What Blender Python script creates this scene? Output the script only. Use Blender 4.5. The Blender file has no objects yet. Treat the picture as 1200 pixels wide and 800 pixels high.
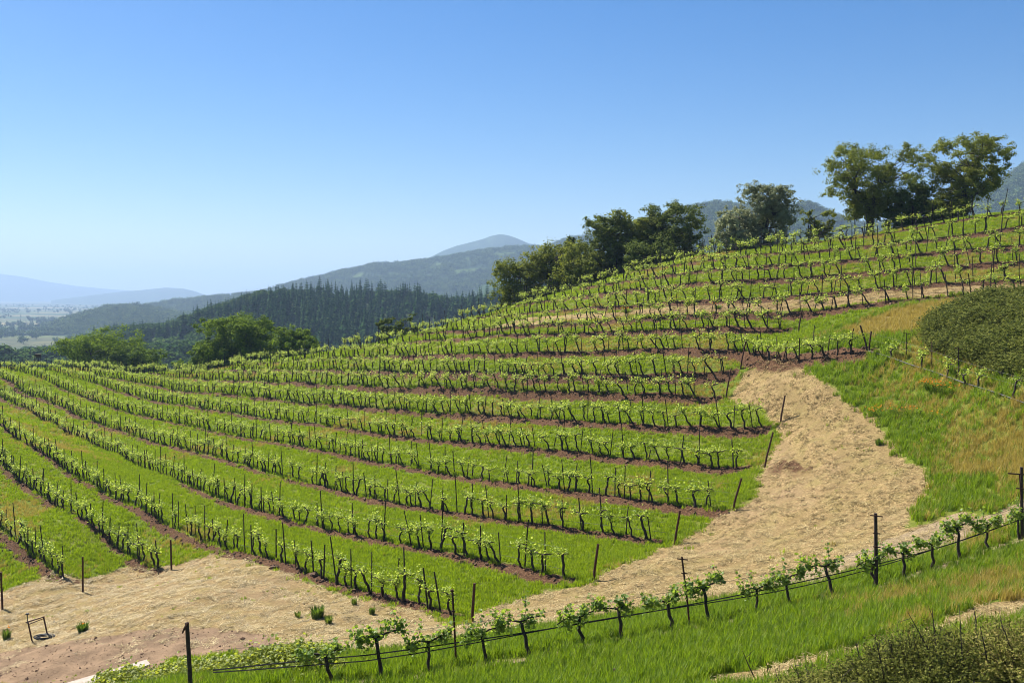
import bpy, math, random
import numpy as np
from mathutils import Vector, Matrix, Euler, kdtree

random.seed(7)
RNG = np.random.default_rng(11)
scene = bpy.context.scene
COL = scene.collection

# ------------------------------------------------------------------ camera, sky, sun, exposure
F_PX = 1200 * 35.0 / 36.0
PITCH = math.atan(55.0 / F_PX)
cam = bpy.data.cameras.new('camera')
cam.lens = 35.0
cam.sensor_width = 36.0
cam.clip_start = 0.2
cam.clip_end = 60000
camo = bpy.data.objects.new('camera', cam)
COL.objects.link(camo)
camo.location = (0, 0, 0)
camo.rotation_euler = (math.pi / 2 - PITCH, 0, 0)
scene.camera = camo

SUN_AZ = math.radians(46)        # to the left of straight ahead
SUN_EL = math.radians(50)
world = bpy.data.worlds.new('World')
scene.world = world
world.use_nodes = True
wn = world.node_tree
wn.nodes.clear()
wo = wn.nodes.new('ShaderNodeOutputWorld')
bg = wn.nodes.new('ShaderNodeBackground')
sky = wn.nodes.new('ShaderNodeTexSky')
sky.sky_type = 'NISHITA'
sky.sun_disc = False
sky.sun_elevation = SUN_EL
sky.sun_rotation = -SUN_AZ
sky.altitude = 300
sky.air_density = 1.0
sky.dust_density = 0.6
sky.ozone_density = 4.0
hs = wn.nodes.new('ShaderNodeHueSaturation')
hs.inputs['Saturation'].default_value = 1.42
hs.inputs['Hue'].default_value = 0.506
wn.links.new(sky.outputs[0], hs.inputs['Color'])
wn.links.new(hs.outputs[0], bg.inputs[0])
bg.inputs[1].default_value = 0.052
wn.links.new(bg.outputs[0], wo.inputs[0])

sun = bpy.data.lights.new('sun', 'SUN')
sun.energy = 5.0
sun.angle = math.radians(0.53)
sun.color = (1.0, 0.95, 0.86)
suno = bpy.data.objects.new('sun', sun)
COL.objects.link(suno)
sdir = Vector((-math.sin(SUN_AZ) * math.cos(SUN_EL), math.cos(SUN_AZ) * math.cos(SUN_EL), math.sin(SUN_EL)))
suno.rotation_euler = sdir.to_track_quat('Z', 'Y').to_euler()

vs = scene.view_settings
vs.view_transform = 'Standard'
vs.look = 'None'
vs.exposure = 1.2
vs.gamma = 1.0
vs.use_curve_mapping = False
cy = scene.cycles
cy.use_denoising = True
cy.pixel_filter_type = 'BLACKMAN_HARRIS'
cy.filter_width = 0.95
cy.max_bounces = 6
cy.diffuse_bounces = 2
cy.glossy_bounces = 2
cy.transmission_bounces = 4
cy.transparent_max_bounces = 6
cy.volume_bounces = 0
cy.caustics_reflective = False
cy.caustics_refractive = False

# ------------------------------------------------------------------ pixel helpers (photo is 1200 x 800)
FW = np.array([0, math.cos(PITCH), -math.sin(PITCH)])
UP = np.array([0, math.sin(PITCH), math.cos(PITCH)])
RT = np.array([1.0, 0, 0])

def unproj(px, py, d):
    return d * (FW + (px - 600) / F_PX * RT - (py - 400) / F_PX * UP)

def project(P):
    P = np.asarray(P, float)
    d = P @ FW
    d = np.where(np.abs(d) < 1e-6, 1e-6, d)
    return 600 + (P @ RT) / d * F_PX, 400 - (P @ UP) / d * F_PX, d

# ------------------------------------------------------------------ vineyard rows traced on the ground
ROWS = {
 1: ([(-40,592),(0,618),(26,637),(60,664),(85,677)], {-40:72,0:66,85:57}),
 2: ([(-40,515),(0,545),(36,576),(74,602),(128,640),(148,653),(180,667),(197,671)], {-40:92,0:83,90:68,197:58}),
 3: ([(-40,472),(0,498),(30,520),(60,538),(104,565),(148,590),(180,606),(216,624),(248,636),(300,652),(352,670),(396,688),(428,698),(468,706),(512,720),(546,730)], {-40:107,0:97,240:61,380:48,548:39}),
 4: ([(-40,445),(0,466),(20,477),(50,496),(84,515),(120,530),(160,548),(200,562),(240,578),(274,592),(300,600),(328,606),(366,618),(400,626),(450,635),(488,642),(518,648),(550,654),(582,660),(622,671),(642,677),(686,684)], {-40:147,0:135,120:97,240:73,450:54,690:42}),
 5: ([(-40,432),(0,442),(20,452),(50,467),(80,480),(104,492),(140,504),(170,515),(204,524),(240,533),(290,548),(314,556),(352,565),(388,574),(438,587),(488,596),(518,601),(546,605),(592,612),(624,617),(660,621),(700,626),(725,630),(762,635),(784,639)], {-40:155,0:144,104:116,240:91,438:66,592:56,782:48}),
 6: ([(-40,430),(0,434),(28,438),(50,446),(80,459),(108,470),(136,479),(170,488),(210,497),(240,503),(270,510),(306,517),(338,521),(368,527),(396,532),(420,538),(486,549),(522,557),(572,565),(620,570),(672,577),(708,582),(750,588),(808,595),(856,601)], {-40:166,0:160,108:128,240:104,420:80,572:66,708:57,856:50}),
 7: ([(24,432),(44,433),(60,435),(80,442),(100,448),(120,453),(140,460),(170,468),(200,474),(240,480),(270,484),(300,489),(330,493),(360,496),(390,500),(420,505),(476,513),(526,518),(588,523),(640,528),(668,532),(720,538),(754,541),(812,546),(856,551),(888,550)], {24:165,100:145,240:115,420:90,588:74,720:65,878:57}),
 8: ([(66,432),(90,435),(116,442),(144,445),(170,450),(196,455),(240,460),(270,462),(300,466),(344,471),(370,474),(414,477),(440,480),(488,483),(536,486),(578,489),(628,492),(675,493),(740,496),(810,500),(848,503),(908,504)], {66:170,116:152,240:124,414:99,600:80,740:69,906:61}),
 9: ([(106,433),(128,436),(164,440),(200,444),(240,447),(280,448),(320,449),(370,450),(424,453),(480,456),(534,459),(604,462),(662,463),(706,465),(746,466),(810,468),(848,469)], {106:172,240:134,396:107,604:84,746:75,850:70}),
 10: ([(206,435),(266,434),(326,433),(384,433),(440,434),(498,434),(548,434),(604,436),(672,436),(722,437),(780,438),(840,439),(866,439)], {206:150,384:114,604:86,750:77,866:72}),
 11: ([(270,430),(300,425),(364,421),(420,419),(480,417),(528,415),(578,415),(616,414),(680,413),(728,412),(770,410),(822,410),(869,410),(886,418),(908,422),(932,424),(960,424),(975,419),(1001,416),(1017,414)], {270:140,388:120,600:90,770:80,869:74,932:67,1017:62}),
 12: ([(400,410),(440,406),(480,402),(530,399),(576,396),(626,394),(658,393),(710,392),(756,390),(794,388),(838,385),(882,388),(932,390)], {400:126,480:112,626:94,782:83,930:76}),
 13: ([(480,394),(540,388),(600,383),(660,378),(730,373),(792,370),(832,369),(876,367),(936,365),(978,363),(1024,356),(1064,353),(1106,350),(1148,349),(1192,347),(1240,346)], {480:118,600:100,730:89,936:78,1024:74,1192:68,1240:67}),
 14: ([(540,378),(590,371),(628,367),(678,364),(726,361),(758,359),(806,355),(858,353),(900,351),(944,347),(992,344),(1028,340),(1068,336),(1126,333),(1168,330),(1240,329)], {540:118,590:110,700:98,832:87,944:82,1068:77,1190:72,1240:71}),
 15: ([(600,360),(660,351),(700,346),(732,341),(764,338),(804,334),(854,330),(894,329),(934,327),(984,323),(1028,319),(1100,314),(1160,311),(1240,308)], {600:116,732:100,850:91,962:85,1100:79,1210:75,1240:74}),
 16: ([(680,339),(740,330),(784,323),(829,317),(876,314),(917,311),(952,309),(984,307),(1012,305),(1062,300),(1114,295),(1154,292),(1194,289),(1240,285)], {680:111,784:100,876:93,968:88,1080:83,1194:78,1240:77}),
 17: ([(740,320),(800,311),(858,303),(892,299),(932,297),(970,294),(1000,291),(1030,288),(1062,285),(1094,281),(1146,275),(1184,269),(1240,261)], {740:111,846:100,932:94,1030:89,1126:84,1210:81,1240:80}),
 18: ([(820,300),(850,297),(970,284),(1004,280),(1044,274),(1090,265),(1130,258),(1180,252),(1240,246)], {820:108,850:106,970:97,1044:93,1130:89,1210:86,1240:85}),
}
FORE = ([(250,812),(315,806),(383,801),(446,797),(505,785),(565,778),(621,768),(678,757),(732,750),(784,739),(835,732),(885,720),(933,710),(982,700),(1022,690),(1058,678),(1093,665),(1124,656),(1161,645),(1192,632),(1260,606)],
        {250:23.6,446:24.5,700:27,900:29,1124:32,1192:33.2,1260:34.5})
RIGHTROW = ([(1017,414),(1046,421),(1080,431),(1112,442),(1147,454),(1190,469),(1240,486)], {1017:62,1062:59,1124:53,1200:47,1240:45})

def row3d(row):
    pts, dep = row
    xs = sorted(dep)
    P = []
    for (x, y) in pts:
        inv = np.interp(x, xs, [1.0 / dep[k] for k in xs])
        P.append(unproj(x, y, 1.0 / inv))
    return np.array(P)

# ------------------------------------------------------------------ terrain: thin-plate surface through the measured points
ctrl = []
for k, r in ROWS.items():
    ctrl += [tuple(p) for p in row3d(r)]
ctrl += [tuple(p) for p in row3d(FORE)]
ctrl += [tuple(p) for p in row3d(RIGHTROW)]
GROUNDPX = [  # x, y, depth of other bits of ground
 (97,695,57.5),(3,712,54),(-60,715,60),(150,700,52),(250,690,47.5),(350,720,42),(45,755,46),(100,775,40),(130,792,37.5),(0,790,41),
 (230,745,41),(330,750,38),(430,745,36.5),(520,752,34),(590,735,35),(650,712,38),(740,700,38.5),(820,680,39),
 (760,660,43),(830,640,45.5),(900,640,43.5),(960,600,45.5),(1030,600,42.5),(1060,560,45),(940,520,55.5),(1000,520,52),
 (980,480,58),(930,455,63.5),(960,440,62),(900,590,49.5),(1000,640,37.5),(1060,640,36),(1120,620,36.5),(1190,595,37.5),
 (1100,560,44),(1100,500,50),(1180,520,45.5),(1050,460,58),(1120,470,52.5),(1000,430,62),
 (1150,420,54),(1190,440,50.5),(1100,395,60),(1190,370,62),(1120,365,66),(1060,370,69),(1000,385,70),(1190,400,56),
 (700,790,23.5),(900,775,22.8),(1000,750,23.5),(1100,720,25),(1190,690,27),(560,800,23.8),(860,797,21.3),(1100,770,19.5),(1190,740,20.5),(1190,795,17),
 (470,812,23.4),(300,830,22.5)]
for (x, y, d) in GROUNDPX:
    ctrl.append(tuple(unproj(x, y, d)))
SKYLINE = [(-80,430,158),(0,432,165),(100,432,178),(200,434,160),(270,431,142),(330,424,132),(400,410,127),(480,396,120),(560,380,119),(620,358,118),(680,340,113),(740,320,112),(800,308,109),(850,298,107),(970,285,98),(1044,275,94),(1130,258,90),(1240,246,86)]
for (x, y, d) in SKYLINE:
    for (dd, drop) in ((16, 2.6), (45, 11.0), (80, 22.0)):
        p = unproj(x, y, d + dd)
        ctrl.append((p[0], p[1], p[2] - drop))
ctrl += [(0,0,-2.0),(12,4,-3.0),(-12,4,-3.6),(8,12,-5.2),(-8,14,-7.2),(-30,10,-10),(35,8,-4.2),(-60,30,-18),(-120,20,-24),(-90,60,-19),(-120,100,-18),(-130,150,-19),(-130,210,-30),
         (70,85,7.5),(100,85,9),(70,60,2.5),(100,50,3.5),(60,30,-3),(100,20,-2),(50,45,-2.3),(100,120,0),(100,170,-18),(-40,-20,-9),(40,-20,-2),(-130,-20,-26),(100,-20,-1)]
ctrl = np.array(ctrl)
SC = 50.0
cx = ctrl[:, :2] / SC
def tpsk(r2):
    return 0.5 * r2 * np.log(np.maximum(r2, 1e-12))
n = len(cx)
r2 = ((cx[:, None, :] - cx[None, :, :]) ** 2).sum(-1)
K = tpsk(r2) + np.eye(n) * 0.0012
Pm = np.c_[np.ones(n), cx]
A = np.block([[K, Pm], [Pm.T, np.zeros((3, 3))]])
sol = np.linalg.solve(A, np.r_[ctrl[:, 2], np.zeros(3)])
GX0, GX1, GY0, GY1, GS = -135.0, 105.0, -24.0, 250.0, 1.5
gxs = np.arange(GX0, GX1 + GS, GS)
gys = np.arange(GY0, GY1 + GS, GS)
MX, MY = np.meshgrid(gxs, gys)
Q = np.c_[MX.ravel(), MY.ravel()] / SC
ZC = np.empty(len(Q))
for a in range(0, len(Q), 8000):
    q = Q[a:a + 8000]
    rr = ((q[:, None, :] - cx[None, :, :]) ** 2).sum(-1)
    ZC[a:a + 8000] = tpsk(rr) @ sol[:n] + sol[n] + q @ sol[n + 1:]
ZC = ZC.reshape(MX.shape)

def zbase(x, y):
    """smooth terrain height, falling to the valley outside the vineyard"""
    x = np.asarray(x, float); y = np.asarray(y, float)
    xc = np.clip(x, GX0 + 1, GX1 - 1); yc = np.clip(y, GY0 + 1, GY1 - 1)
    u = (xc - GX0) / GS; v = (yc - GY0) / GS
    i = np.clip(u.astype(int), 0, len(gxs) - 2); j = np.clip(v.astype(int), 0, len(gys) - 2)
    fu = u - i; fv = v - j
    z = (ZC[j, i] * (1 - fu) * (1 - fv) + ZC[j, i + 1] * fu * (1 - fv) + ZC[j + 1, i] * (1 - fu) * fv + ZC[j + 1, i + 1] * fu * fv)
    out = np.hypot(x - xc, y - yc)
    w = np.clip(out / 190.0, 0, 1); w = w * w * (3 - 2 * w)
    return z * (1 - w) + (-74.0) * w

def vnoise(x, y, s, seed=0):
    """cheap smooth value noise, -1..1"""
    x = np.asarray(x, float) / s; y = np.asarray(y, float) / s
    i = np.floor(x).astype(np.int64); j = np.floor(y).astype(np.int64)
    fx = x - i; fy = y - j
    fx = fx * fx * (3 - 2 * fx); fy = fy * fy * (3 - 2 * fy)
    def h(a, b):
        n_ = (a * 374761393 + b * 668265263 + seed * 974634) & 0xFFFFFFFF
        n_ = ((n_ ^ (n_ >> 13)) * 1274126177) & 0xFFFFFFFF
        return ((n_ ^ (n_ >> 16)) & 0xFFFF) / 32767.5 - 1
    return (h(i, j) * (1 - fx) + h(i + 1, j) * fx) * (1 - fy) + (h(i, j + 1) * (1 - fx) + h(i + 1, j + 1) * fx) * fy

def resample(P, step):
    P = np.asarray(P, float)
    # smooth with Catmull-Rom, then even steps in plan
    out = []
    m = len(P)
    for a in range(m - 1):
        p0 = P[max(a - 1, 0)]; p1 = P[a]; p2 = P[a + 1]; p3 = P[min(a + 2, m - 1)]
        for t in np.linspace(0, 1, 12, endpoint=False):
            out.append(0.5 * ((2 * p1) + (-p0 + p2) * t + (2 * p0 - 5 * p1 + 4 * p2 - p3) * t * t + (-p0 + 3 * p1 - 3 * p2 + p3) * t ** 3))
    out.append(P[-1])
    out = np.array(out)
    # light smoothing of the traced wobble
    for _ in range(6):
        out[1:-1] = 0.25 * out[:-2] + 0.5 * out[1:-1] + 0.25 * out[2:]
    s = np.r_[0, np.cumsum(np.hypot(np.diff(out[:, 0]), np.diff(out[:, 1])))]
    q = np.arange(0, s[-1], step)
    return np.c_[np.interp(q, s, out[:, 0]), np.interp(q, s, out[:, 1])]

ROWXY = {k: resample(row3d(r)[:, :2].copy(), 0.4) for k, r in ROWS.items()}
FOREXY = resample(row3d(FORE)[:, :2], 0.4)
RIGHTXY = resample(row3d(RIGHTROW)[:, :2], 0.4)
rowpts = np.vstack(list(ROWXY.values()))
kd = kdtree.KDTree(len(rowpts))
for i_, p_ in enumerate(rowpts):
    kd.insert((p_[0], p_[1], 0), i_)
kd.balance()

def raycast(px, py):
    """the pixel's ray down onto the terrain (first hit)"""
    dirv = FW + (px - 600) / F_PX * RT - (py - 400) / F_PX * UP
    ds = np.r_[np.arange(10, 60, 0.2), np.arange(60, 230, 0.5)]
    X = ds[:, None] * dirv[None, :]
    below = X[:, 2] < zbase(X[:, 0], X[:, 1])
    k = int(np.argmax(below)) if below.any() else len(ds) - 1
    return X[k]

def polyxy(pix):
    return np.array([raycast(x, y)[:2] for (x, y) in pix])

def inpoly(x, y, poly):
    x = np.asarray(x); y = np.asarray(y)
    res = np.zeros(x.shape, bool)
    m = len(poly)
    for a in range(m):
        x1, y1 = poly[a]; x2, y2 = poly[(a + 1) % m]
        c = ((y1 > y) != (y2 > y))
        xi = (x2 - x1) * (y - y1) / (y2 - y1 + 1e-12) + x1
        res ^= c & (x < xi)
    return res

STRAW = polyxy([(-60,730),(-30,700),(4,692),(26,686),(60,670),(86,682),(97,677),(108,677),(146,663),(180,671),(201,664),(240,652),(250,646),(300,660),(352,678),(400,698),(450,709),(500,722),(546,736),(556,722),(575,712),(600,703),(647,690),
   (690,688),(700,676),(725,665),(755,654),(772,643),(790,641),(800,631),(825,620),(840,606),(858,603),(868,598),(880,588),(892,574),(886,562),(897,548),(900,536),(908,524),(917,512),(908,500),(898,490),(898,480),(880,475),(854,471),(858,463),(868,450),(870,441),(892,427),(900,424),(935,427),(950,429),
   (945,434),(950,441),(975,462),(1000,478),(1025,490),(1037,510),(1055,530),(1062,543),(1085,546),(1092,560),(1090,575),(1080,590),(1065,602),(1063,618),(1080,617),(1100,608),(1126,598),(1140,606),(1160,604),(1240,570),(1240,590),
   (1192,612),(1125,636),(1100,645),(1070,657),(1000,672),(957,686),(900,695),(825,708),(775,716),(700,728),(650,736),(600,743),(560,752),(500,762),(440,770),(400,772),(380,762),(320,752),(200,760),(100,800),(-60,800)])
DIRT = polyxy([(-60,775),(0,762),(60,757),(110,748),(170,739),(230,736),(290,742),(330,750),(330,760),(200,775),(150,800),(-60,805)])
TRACK = polyxy([(560,388),(620,373),(700,367),(780,361),(860,357),(944,350),(1028,343),(1104,337),(1240,332),(1240,345),(1150,348),(1090,351),(1024,356),(975,365),(935,367),(900,368),(830,370),(760,372),(700,375),(620,383)])
GRAVEL = polyxy([(1064,622),(1100,610),(1126,600),(1140,608),(1240,575),(1240,592),(1192,614),(1125,637),(1100,646),(1070,658),(1000,673),(957,687),(900,695),(900,685),(1000,650)])
DRYBANK = polyxy([(985,392),(1010,380),(1060,362),(1120,354),(1160,352),(1110,368),(1082,384),(1060,392),(1020,396)])
COVER = polyxy([(1260,346),(1200,350),(1160,355),(1110,370),(1085,385),(1080,400),(1095,415),(1120,425),(1160,440),(1200,449),(1260,466)])
LOWSTRAW = polyxy([(790,806),(860,790),(950,771),(1005,757),(1080,733),(1130,718),(1170,706),(1240,690),(1240,720),(1150,735),(1050,752),(950,786),(900,806)])
BED = polyxy([(878,416),(900,414),(940,416),(985,410),(1022,410),(1030,418),(990,424),(950,429),(905,427)])
SPUR = polyxy([(880,545),(935,540),(955,548),(930,562),(890,560)])

# ------------------------------------------------------------------ scene-graph helpers
def tag(o, label=None, cat=None, group=None, kind=None):
    if label: o['label'] = label
    if cat: o['category'] = cat
    if group: o['group'] = group
    if kind: o['kind'] = kind
    return o

def empty(name, loc, rot=(0, 0, 0), label=None, cat=None, group=None):
    o = bpy.data.objects.new(name, None)
    o.empty_display_size = 0.2
    COL.objects.link(o)
    o.location = loc
    o.rotation_euler = rot
    return tag(o, label, cat, group)

class MB:
    """collects shapes; build() links them as one mesh object"""
    def __init__(self):
        self.v = []; self.f = []; self.n = 0
    def add(self, V, Fc):
        self.v.append(np.asarray(V, float).reshape(-1, 3))
        nn = self.n
        self.f += [tuple(int(i) + nn for i in f) for f in Fc]
        self.n += len(self.v[-1])
    def box(self, c, s, M=None):
        c = np.array(c, float); s = np.array(s, float) / 2
        V = np.array([(x, y, z) for z in (-1, 1) for y in (-1, 1) for x in (-1, 1)], float) * s
        if M is not None: V = V @ np.array(M).T
        self.add(V + c, [(0, 2, 3, 1), (4, 5, 7, 6), (0, 1, 5, 4), (2, 6, 7, 3), (0, 4, 6, 2), (1, 3, 7, 5)])
    def tube(self, P, r, k=6, cap=True):
        P = np.asarray(P, float); m = len(P)
        r = np.full(m, r) if np.isscalar(r) else np.asarray(r, float)
        T = np.gradient(P, axis=0)
        T /= np.linalg.norm(T, axis=1)[:, None] + 1e-9
        ref = np.array([0, 0, 1.0]) if abs(T[0, 2]) < 0.8 else np.array([1.0, 0, 0])
        ang = np.linspace(0, 2 * math.pi, k, endpoint=False)
        V = []
        for a in range(m):
            u = np.cross(T[a], ref); u /= np.linalg.norm(u) + 1e-9
            w = np.cross(T[a], u)
            V.append(P[a] + r[a] * (np.cos(ang)[:, None] * u + np.sin(ang)[:, None] * w))
        V = np.vstack(V)
        Fc = []
        for a in range(m - 1):
            for b in range(k):
                c = (b + 1) % k
                Fc.append((a * k + b, a * k + c, (a + 1) * k + c, (a + 1) * k + b))
        if cap:
            Fc.append(tuple(range(k - 1, -1, -1)))
            Fc.append(tuple((m - 1) * k + b for b in range(k)))
        self.add(V, Fc)
    def leaves(self, C, size, up=0.0, rng=RNG, aspect=0.75, shape=4, out=None):
        """one leaf face at each centre"""
        C = np.asarray(C, float).reshape(-1, 3); m = len(C)
        if m == 0: return
        nrm = rng.normal(size=(m, 3)); nrm[:, 2] = np.abs(nrm[:, 2]) + up
        if out is not None:
            nrm = nrm * 0.55 + out / (np.linalg.norm(out, axis=1)[:, None] + 1e-6) * 1.2
        nrm /= np.linalg.norm(nrm, axis=1)[:, None]
        a = np.cross(nrm, rng.normal(size=(m, 3))); a /= np.linalg.norm(a, axis=1)[:, None] + 1e-9
        b = np.cross(nrm, a)
        s = (size * rng.uniform(0.65, 1.3, m))[:, None] * 0.5
        if shape == 4:
            V = np.stack([C - a * s, C + b * s * aspect - nrm * s * 0.15, C + a * s, C - b * s * aspect - nrm * s * 0.15], 1)
        else:   # lobed leaf
            fold = nrm * s * 0.25
            V = np.stack([C - a * s, C - a * s * 0.45 + b * s * 0.9 - fold, C + a * s * 0.35 + b * s * 0.75 - fold, C + a * s, C + a * s * 0.35 - b * s * 0.75 - fold, C - a * s * 0.45 - b * s * 0.9 - fold], 1)
        kk = V.shape[1]
        base = self.n
        self.v.append(V.reshape(-1, 3))
        self.f += [tuple(base + i * kk + j for j in range(kk)) for i in range(m)]
        self.n += m * kk
    def mesh(self, name, mat, smooth=False):
        me = bpy.data.meshes.new(name)
        V = np.vstack(self.v)
        me.from_pydata(V.tolist(), [], self.f)
        if mat is not None: me.materials.append(mat)
        if smooth:
            me.polygons.foreach_set('use_smooth', [True] * len(me.polygons))
        me.update()
        return me
    def build(self, name, mat, parent=None, smooth=False):
        o = bpy.data.objects.new(name, self.mesh(name, mat, smooth))
        COL.objects.link(o)
        if parent is not None: o.parent = parent
        return o

def link_mesh(name, me, parent=None):
    o = bpy.data.objects.new(name, me)
    COL.objects.link(o)
    if parent is not None: o.parent = parent
    return o

def grid_mesh(name, X, Y, Z, mat, keep=None, smooth=True):
    h, w = X.shape
    V = np.stack([X, Y, Z], -1).reshape(-1, 3)
    idx = np.arange(h * w).reshape(h, w)
    Fq = np.stack([idx[:-1, :-1], idx[:-1, 1:], idx[1:, 1:], idx[1:, :-1]], -1).reshape(-1, 4)
    if keep is not None:
        Fq = Fq[keep.reshape(-1)]
    me = bpy.data.meshes.new(name)
    me.vertices.add(len(V)); me.vertices.foreach_set('co', V.ravel())
    me.loops.add(Fq.size); me.loops.foreach_set('vertex_index', Fq.ravel().astype(np.int32))
    me.polygons.add(len(Fq)); me.polygons.foreach_set('loop_start', (np.arange(len(Fq)) * 4).astype(np.int32))
    me.update(calc_edges=True)
    me.polygons.foreach_set('use_smooth', [smooth] * len(Fq))
    me.materials.append(mat)
    o = bpy.data.objects.new(name, me)
    COL.objects.link(o)
    return o

def add_attr(me, name, vals):
    a = me.attributes.new(name, 'FLOAT', 'POINT')
    a.data.foreach_set('value', np.ascontiguousarray(vals, dtype=np.float32).ravel())

# ------------------------------------------------------------------ materials
class NT:
    def __init__(self, name):
        self.m = bpy.data.materials.new(name); self.m.use_nodes = True
        self.t = self.m.node_tree; self.t.nodes.clear()
        self.out = self.t.nodes.new('ShaderNodeOutputMaterial')
    def n(self, typ, **kw):
        nd = self.t.nodes.new(typ)
        for k, v in kw.items():
            if k == 'ins':
                for a, b in v.items():
                    if isinstance(b, bpy.types.NodeSocket): self.t.links.new(b, nd.inputs[a])
                    else: nd.inputs[a].default_value = b
            else: setattr(nd, k, v)
        return nd
    def noise(self, scale, detail=4, rough=0.6, vec=None, dist=0.0):
        nd = self.n('ShaderNodeTexNoise', ins={'Scale': scale, 'Detail': detail, 'Roughness': rough, 'Distortion': dist})
        if vec is not None: self.t.links.new(vec, nd.inputs['Vector'])
        return nd.outputs['Fac']
    def ramp(self, fac, stops):
        nd = self.n('ShaderNodeValToRGB'); self.t.links.new(fac, nd.inputs[0])
        cr = nd.color_ramp
        while len(cr.elements) < len(stops): cr.elements.new(0.5)
        for e, (p, c) in zip(cr.elements, stops):
            e.position = p; e.color = (c, c, c, 1) if np.isscalar(c) else (*c, 1)
        return nd.outputs[0]
    def mix(self, fac, a, b, mode='MIX'):
        nd = self.n('ShaderNodeMix', data_type='RGBA', blend_type=mode)
        for s, v in ((nd.inputs[0], fac), (nd.inputs[6], a), (nd.inputs[7], b)):
            if isinstance(v, bpy.types.NodeSocket): self.t.links.new(v, s)
            else: s.default_value = v if np.isscalar(v) else (*v, 1)
        return nd.outputs[2]
    def math(self, op, a, b=0.5, clamp=False):
        nd = self.n('ShaderNodeMath', operation=op, use_clamp=clamp)
        for s, v in ((nd.inputs[0], a), (nd.inputs[1], b)):
            if isinstance(v, bpy.types.NodeSocket): self.t.links.new(v, s)
            else: s.default_value = v
        return nd.outputs[0]
    def attr(self, name):
        return self.n('ShaderNodeAttribute', attribute_name=name).outputs['Fac']
    def pos(self):
        return self.n('ShaderNodeNewGeometry').outputs['Position']
    def objrand(self):
        return self.n('ShaderNodeObjectInfo').outputs['Random']
    def island(self):
        return self.n('ShaderNodeNewGeometry').outputs['Random Per Island']
    def principled(self, col, rough=0.8, bump=None, bstr=0.3, bdist=0.05, spec=0.3, metal=0.0):
        p = self.n('ShaderNodeBsdfPrincipled')
        if isinstance(col, bpy.types.NodeSocket): self.t.links.new(col, p.inputs['Base Color'])
        else: p.inputs['Base Color'].default_value = (*col, 1)
        p.inputs['Roughness'].default_value = rough
        p.inputs['Specular IOR Level'].default_value = spec
        p.inputs['Metallic'].default_value = metal
        if bump is not None:
            b = self.n('ShaderNodeBump', ins={'Strength': bstr, 'Distance': bdist})
            self.t.links.new(bump, b.inputs['Height'])
            self.t.links.new(b.outputs[0], p.inputs['Normal'])
        return p.outputs[0]
    def done(self, sh):
        self.t.links.new(sh, self.out.inputs['Surface'])
        return self.m

def leaf_mat(name, cols, trans=0.4, tcol=None, rough=0.55, spec=0.3):
    """leaf colours vary leaf by leaf and plant by plant"""
    t = NT(name)
    f = t.math('ADD', t.math('MULTIPLY', t.island(), 0.65), t.math('MULTIPLY', t.objrand(), 0.35))
    k = len(cols)
    col = t.ramp(f, [(i / (k - 1) * 0.9 + 0.05, c) for i, c in enumerate(cols)])
    p = t.principled(col, rough, spec=spec)
    tr = t.n('ShaderNodeBsdfTranslucent')
    if tcol is None:
        t.t.links.new(col, tr.inputs[0])
    else:
        t.t.links.new(t.mix(0.7, col, tcol), tr.inputs[0])
    m = t.n('ShaderNodeMixShader', ins={0: trans})
    t.t.links.new(p, m.inputs[1]); t.t.links.new(tr.outputs[0], m.inputs[2])
    return t.done(m.outputs[0])

def plain(name, c1, c2, scale=6, rough=0.85, bstr=0.4, bd=0.02, metal=0.0, spec=0.3):
    t = NT(name)
    co = t.n('ShaderNodeTexCoord').outputs['Object']
    f = t.noise(scale, 5, 0.65, co)
    col = t.mix(t.ramp(f, [(0.3, 0.0), (0.7, 1.0)]), c1, c2)
    return t.done(t.principled(col, rough, bump=f, bstr=bstr, bdist=bd, metal=metal, spec=spec))

M = {}
M['vine_bark'] = plain('vine_bark', (0.022, 0.016, 0.012), (0.060, 0.044, 0.034), 30)
M['stake'] = plain('weathered_stake', (0.014, 0.010, 0.008), (0.045, 0.031, 0.025), 14)
M['rust'] = plain('rusty_steel', (0.045, 0.020, 0.014), (0.110, 0.045, 0.028), 20, 0.75, metal=0.3)
M['oldwood'] = plain('old_wood', (0.030, 0.020, 0.015), (0.085, 0.052, 0.036), 12)
M['hose'] = plain('black_hose', (0.010, 0.010, 0.011), (0.022, 0.022, 0.023), 20, 0.6, spec=0.25)
M['pipe'] = plain('grey_pipe', (0.07, 0.07, 0.07), (0.13, 0.125, 0.12), 10, 0.8, spec=0.1)
M['wire'] = plain('galvanised_wire', (0.07, 0.07, 0.07), (0.13, 0.13, 0.12), 4, 0.7, spec=0.1)
M['concrete'] = plain('pale_concrete', (0.27, 0.22, 0.175), (0.40, 0.335, 0.275), 5)
M['rock'] = plain('red_brown_clod', (0.060, 0.030, 0.016), (0.20, 0.115, 0.066), 9)
M['vine_leaf'] = leaf_mat('vine_leaf', [(0.11, 0.19, 0.015), (0.25, 0.345, 0.035), (0.47, 0.53, 0.12)], 0.5, (0.62, 0.70, 0.10))
M['vine_leaf_near'] = leaf_mat('vine_leaf_near', [(0.06, 0.12, 0.016), (0.12, 0.20, 0.024), (0.24, 0.32, 0.05)], 0.45, (0.45, 0.58, 0.05), spec=0.5)
M['hedge_leaf'] = leaf_mat('hedge_leaf', [(0.13, 0.17, 0.016), (0.22, 0.27, 0.026), (0.33, 0.34, 0.06)], 0.45, (0.55, 0.58, 0.05), spec=0.5)
M['grass'] = leaf_mat('grass_blade', [(0.062, 0.125, 0.004), (0.155, 0.235, 0.007), (0.31, 0.335, 0.024)], 0.42, (0.38, 0.52, 0.007), rough=0.6)
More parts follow.
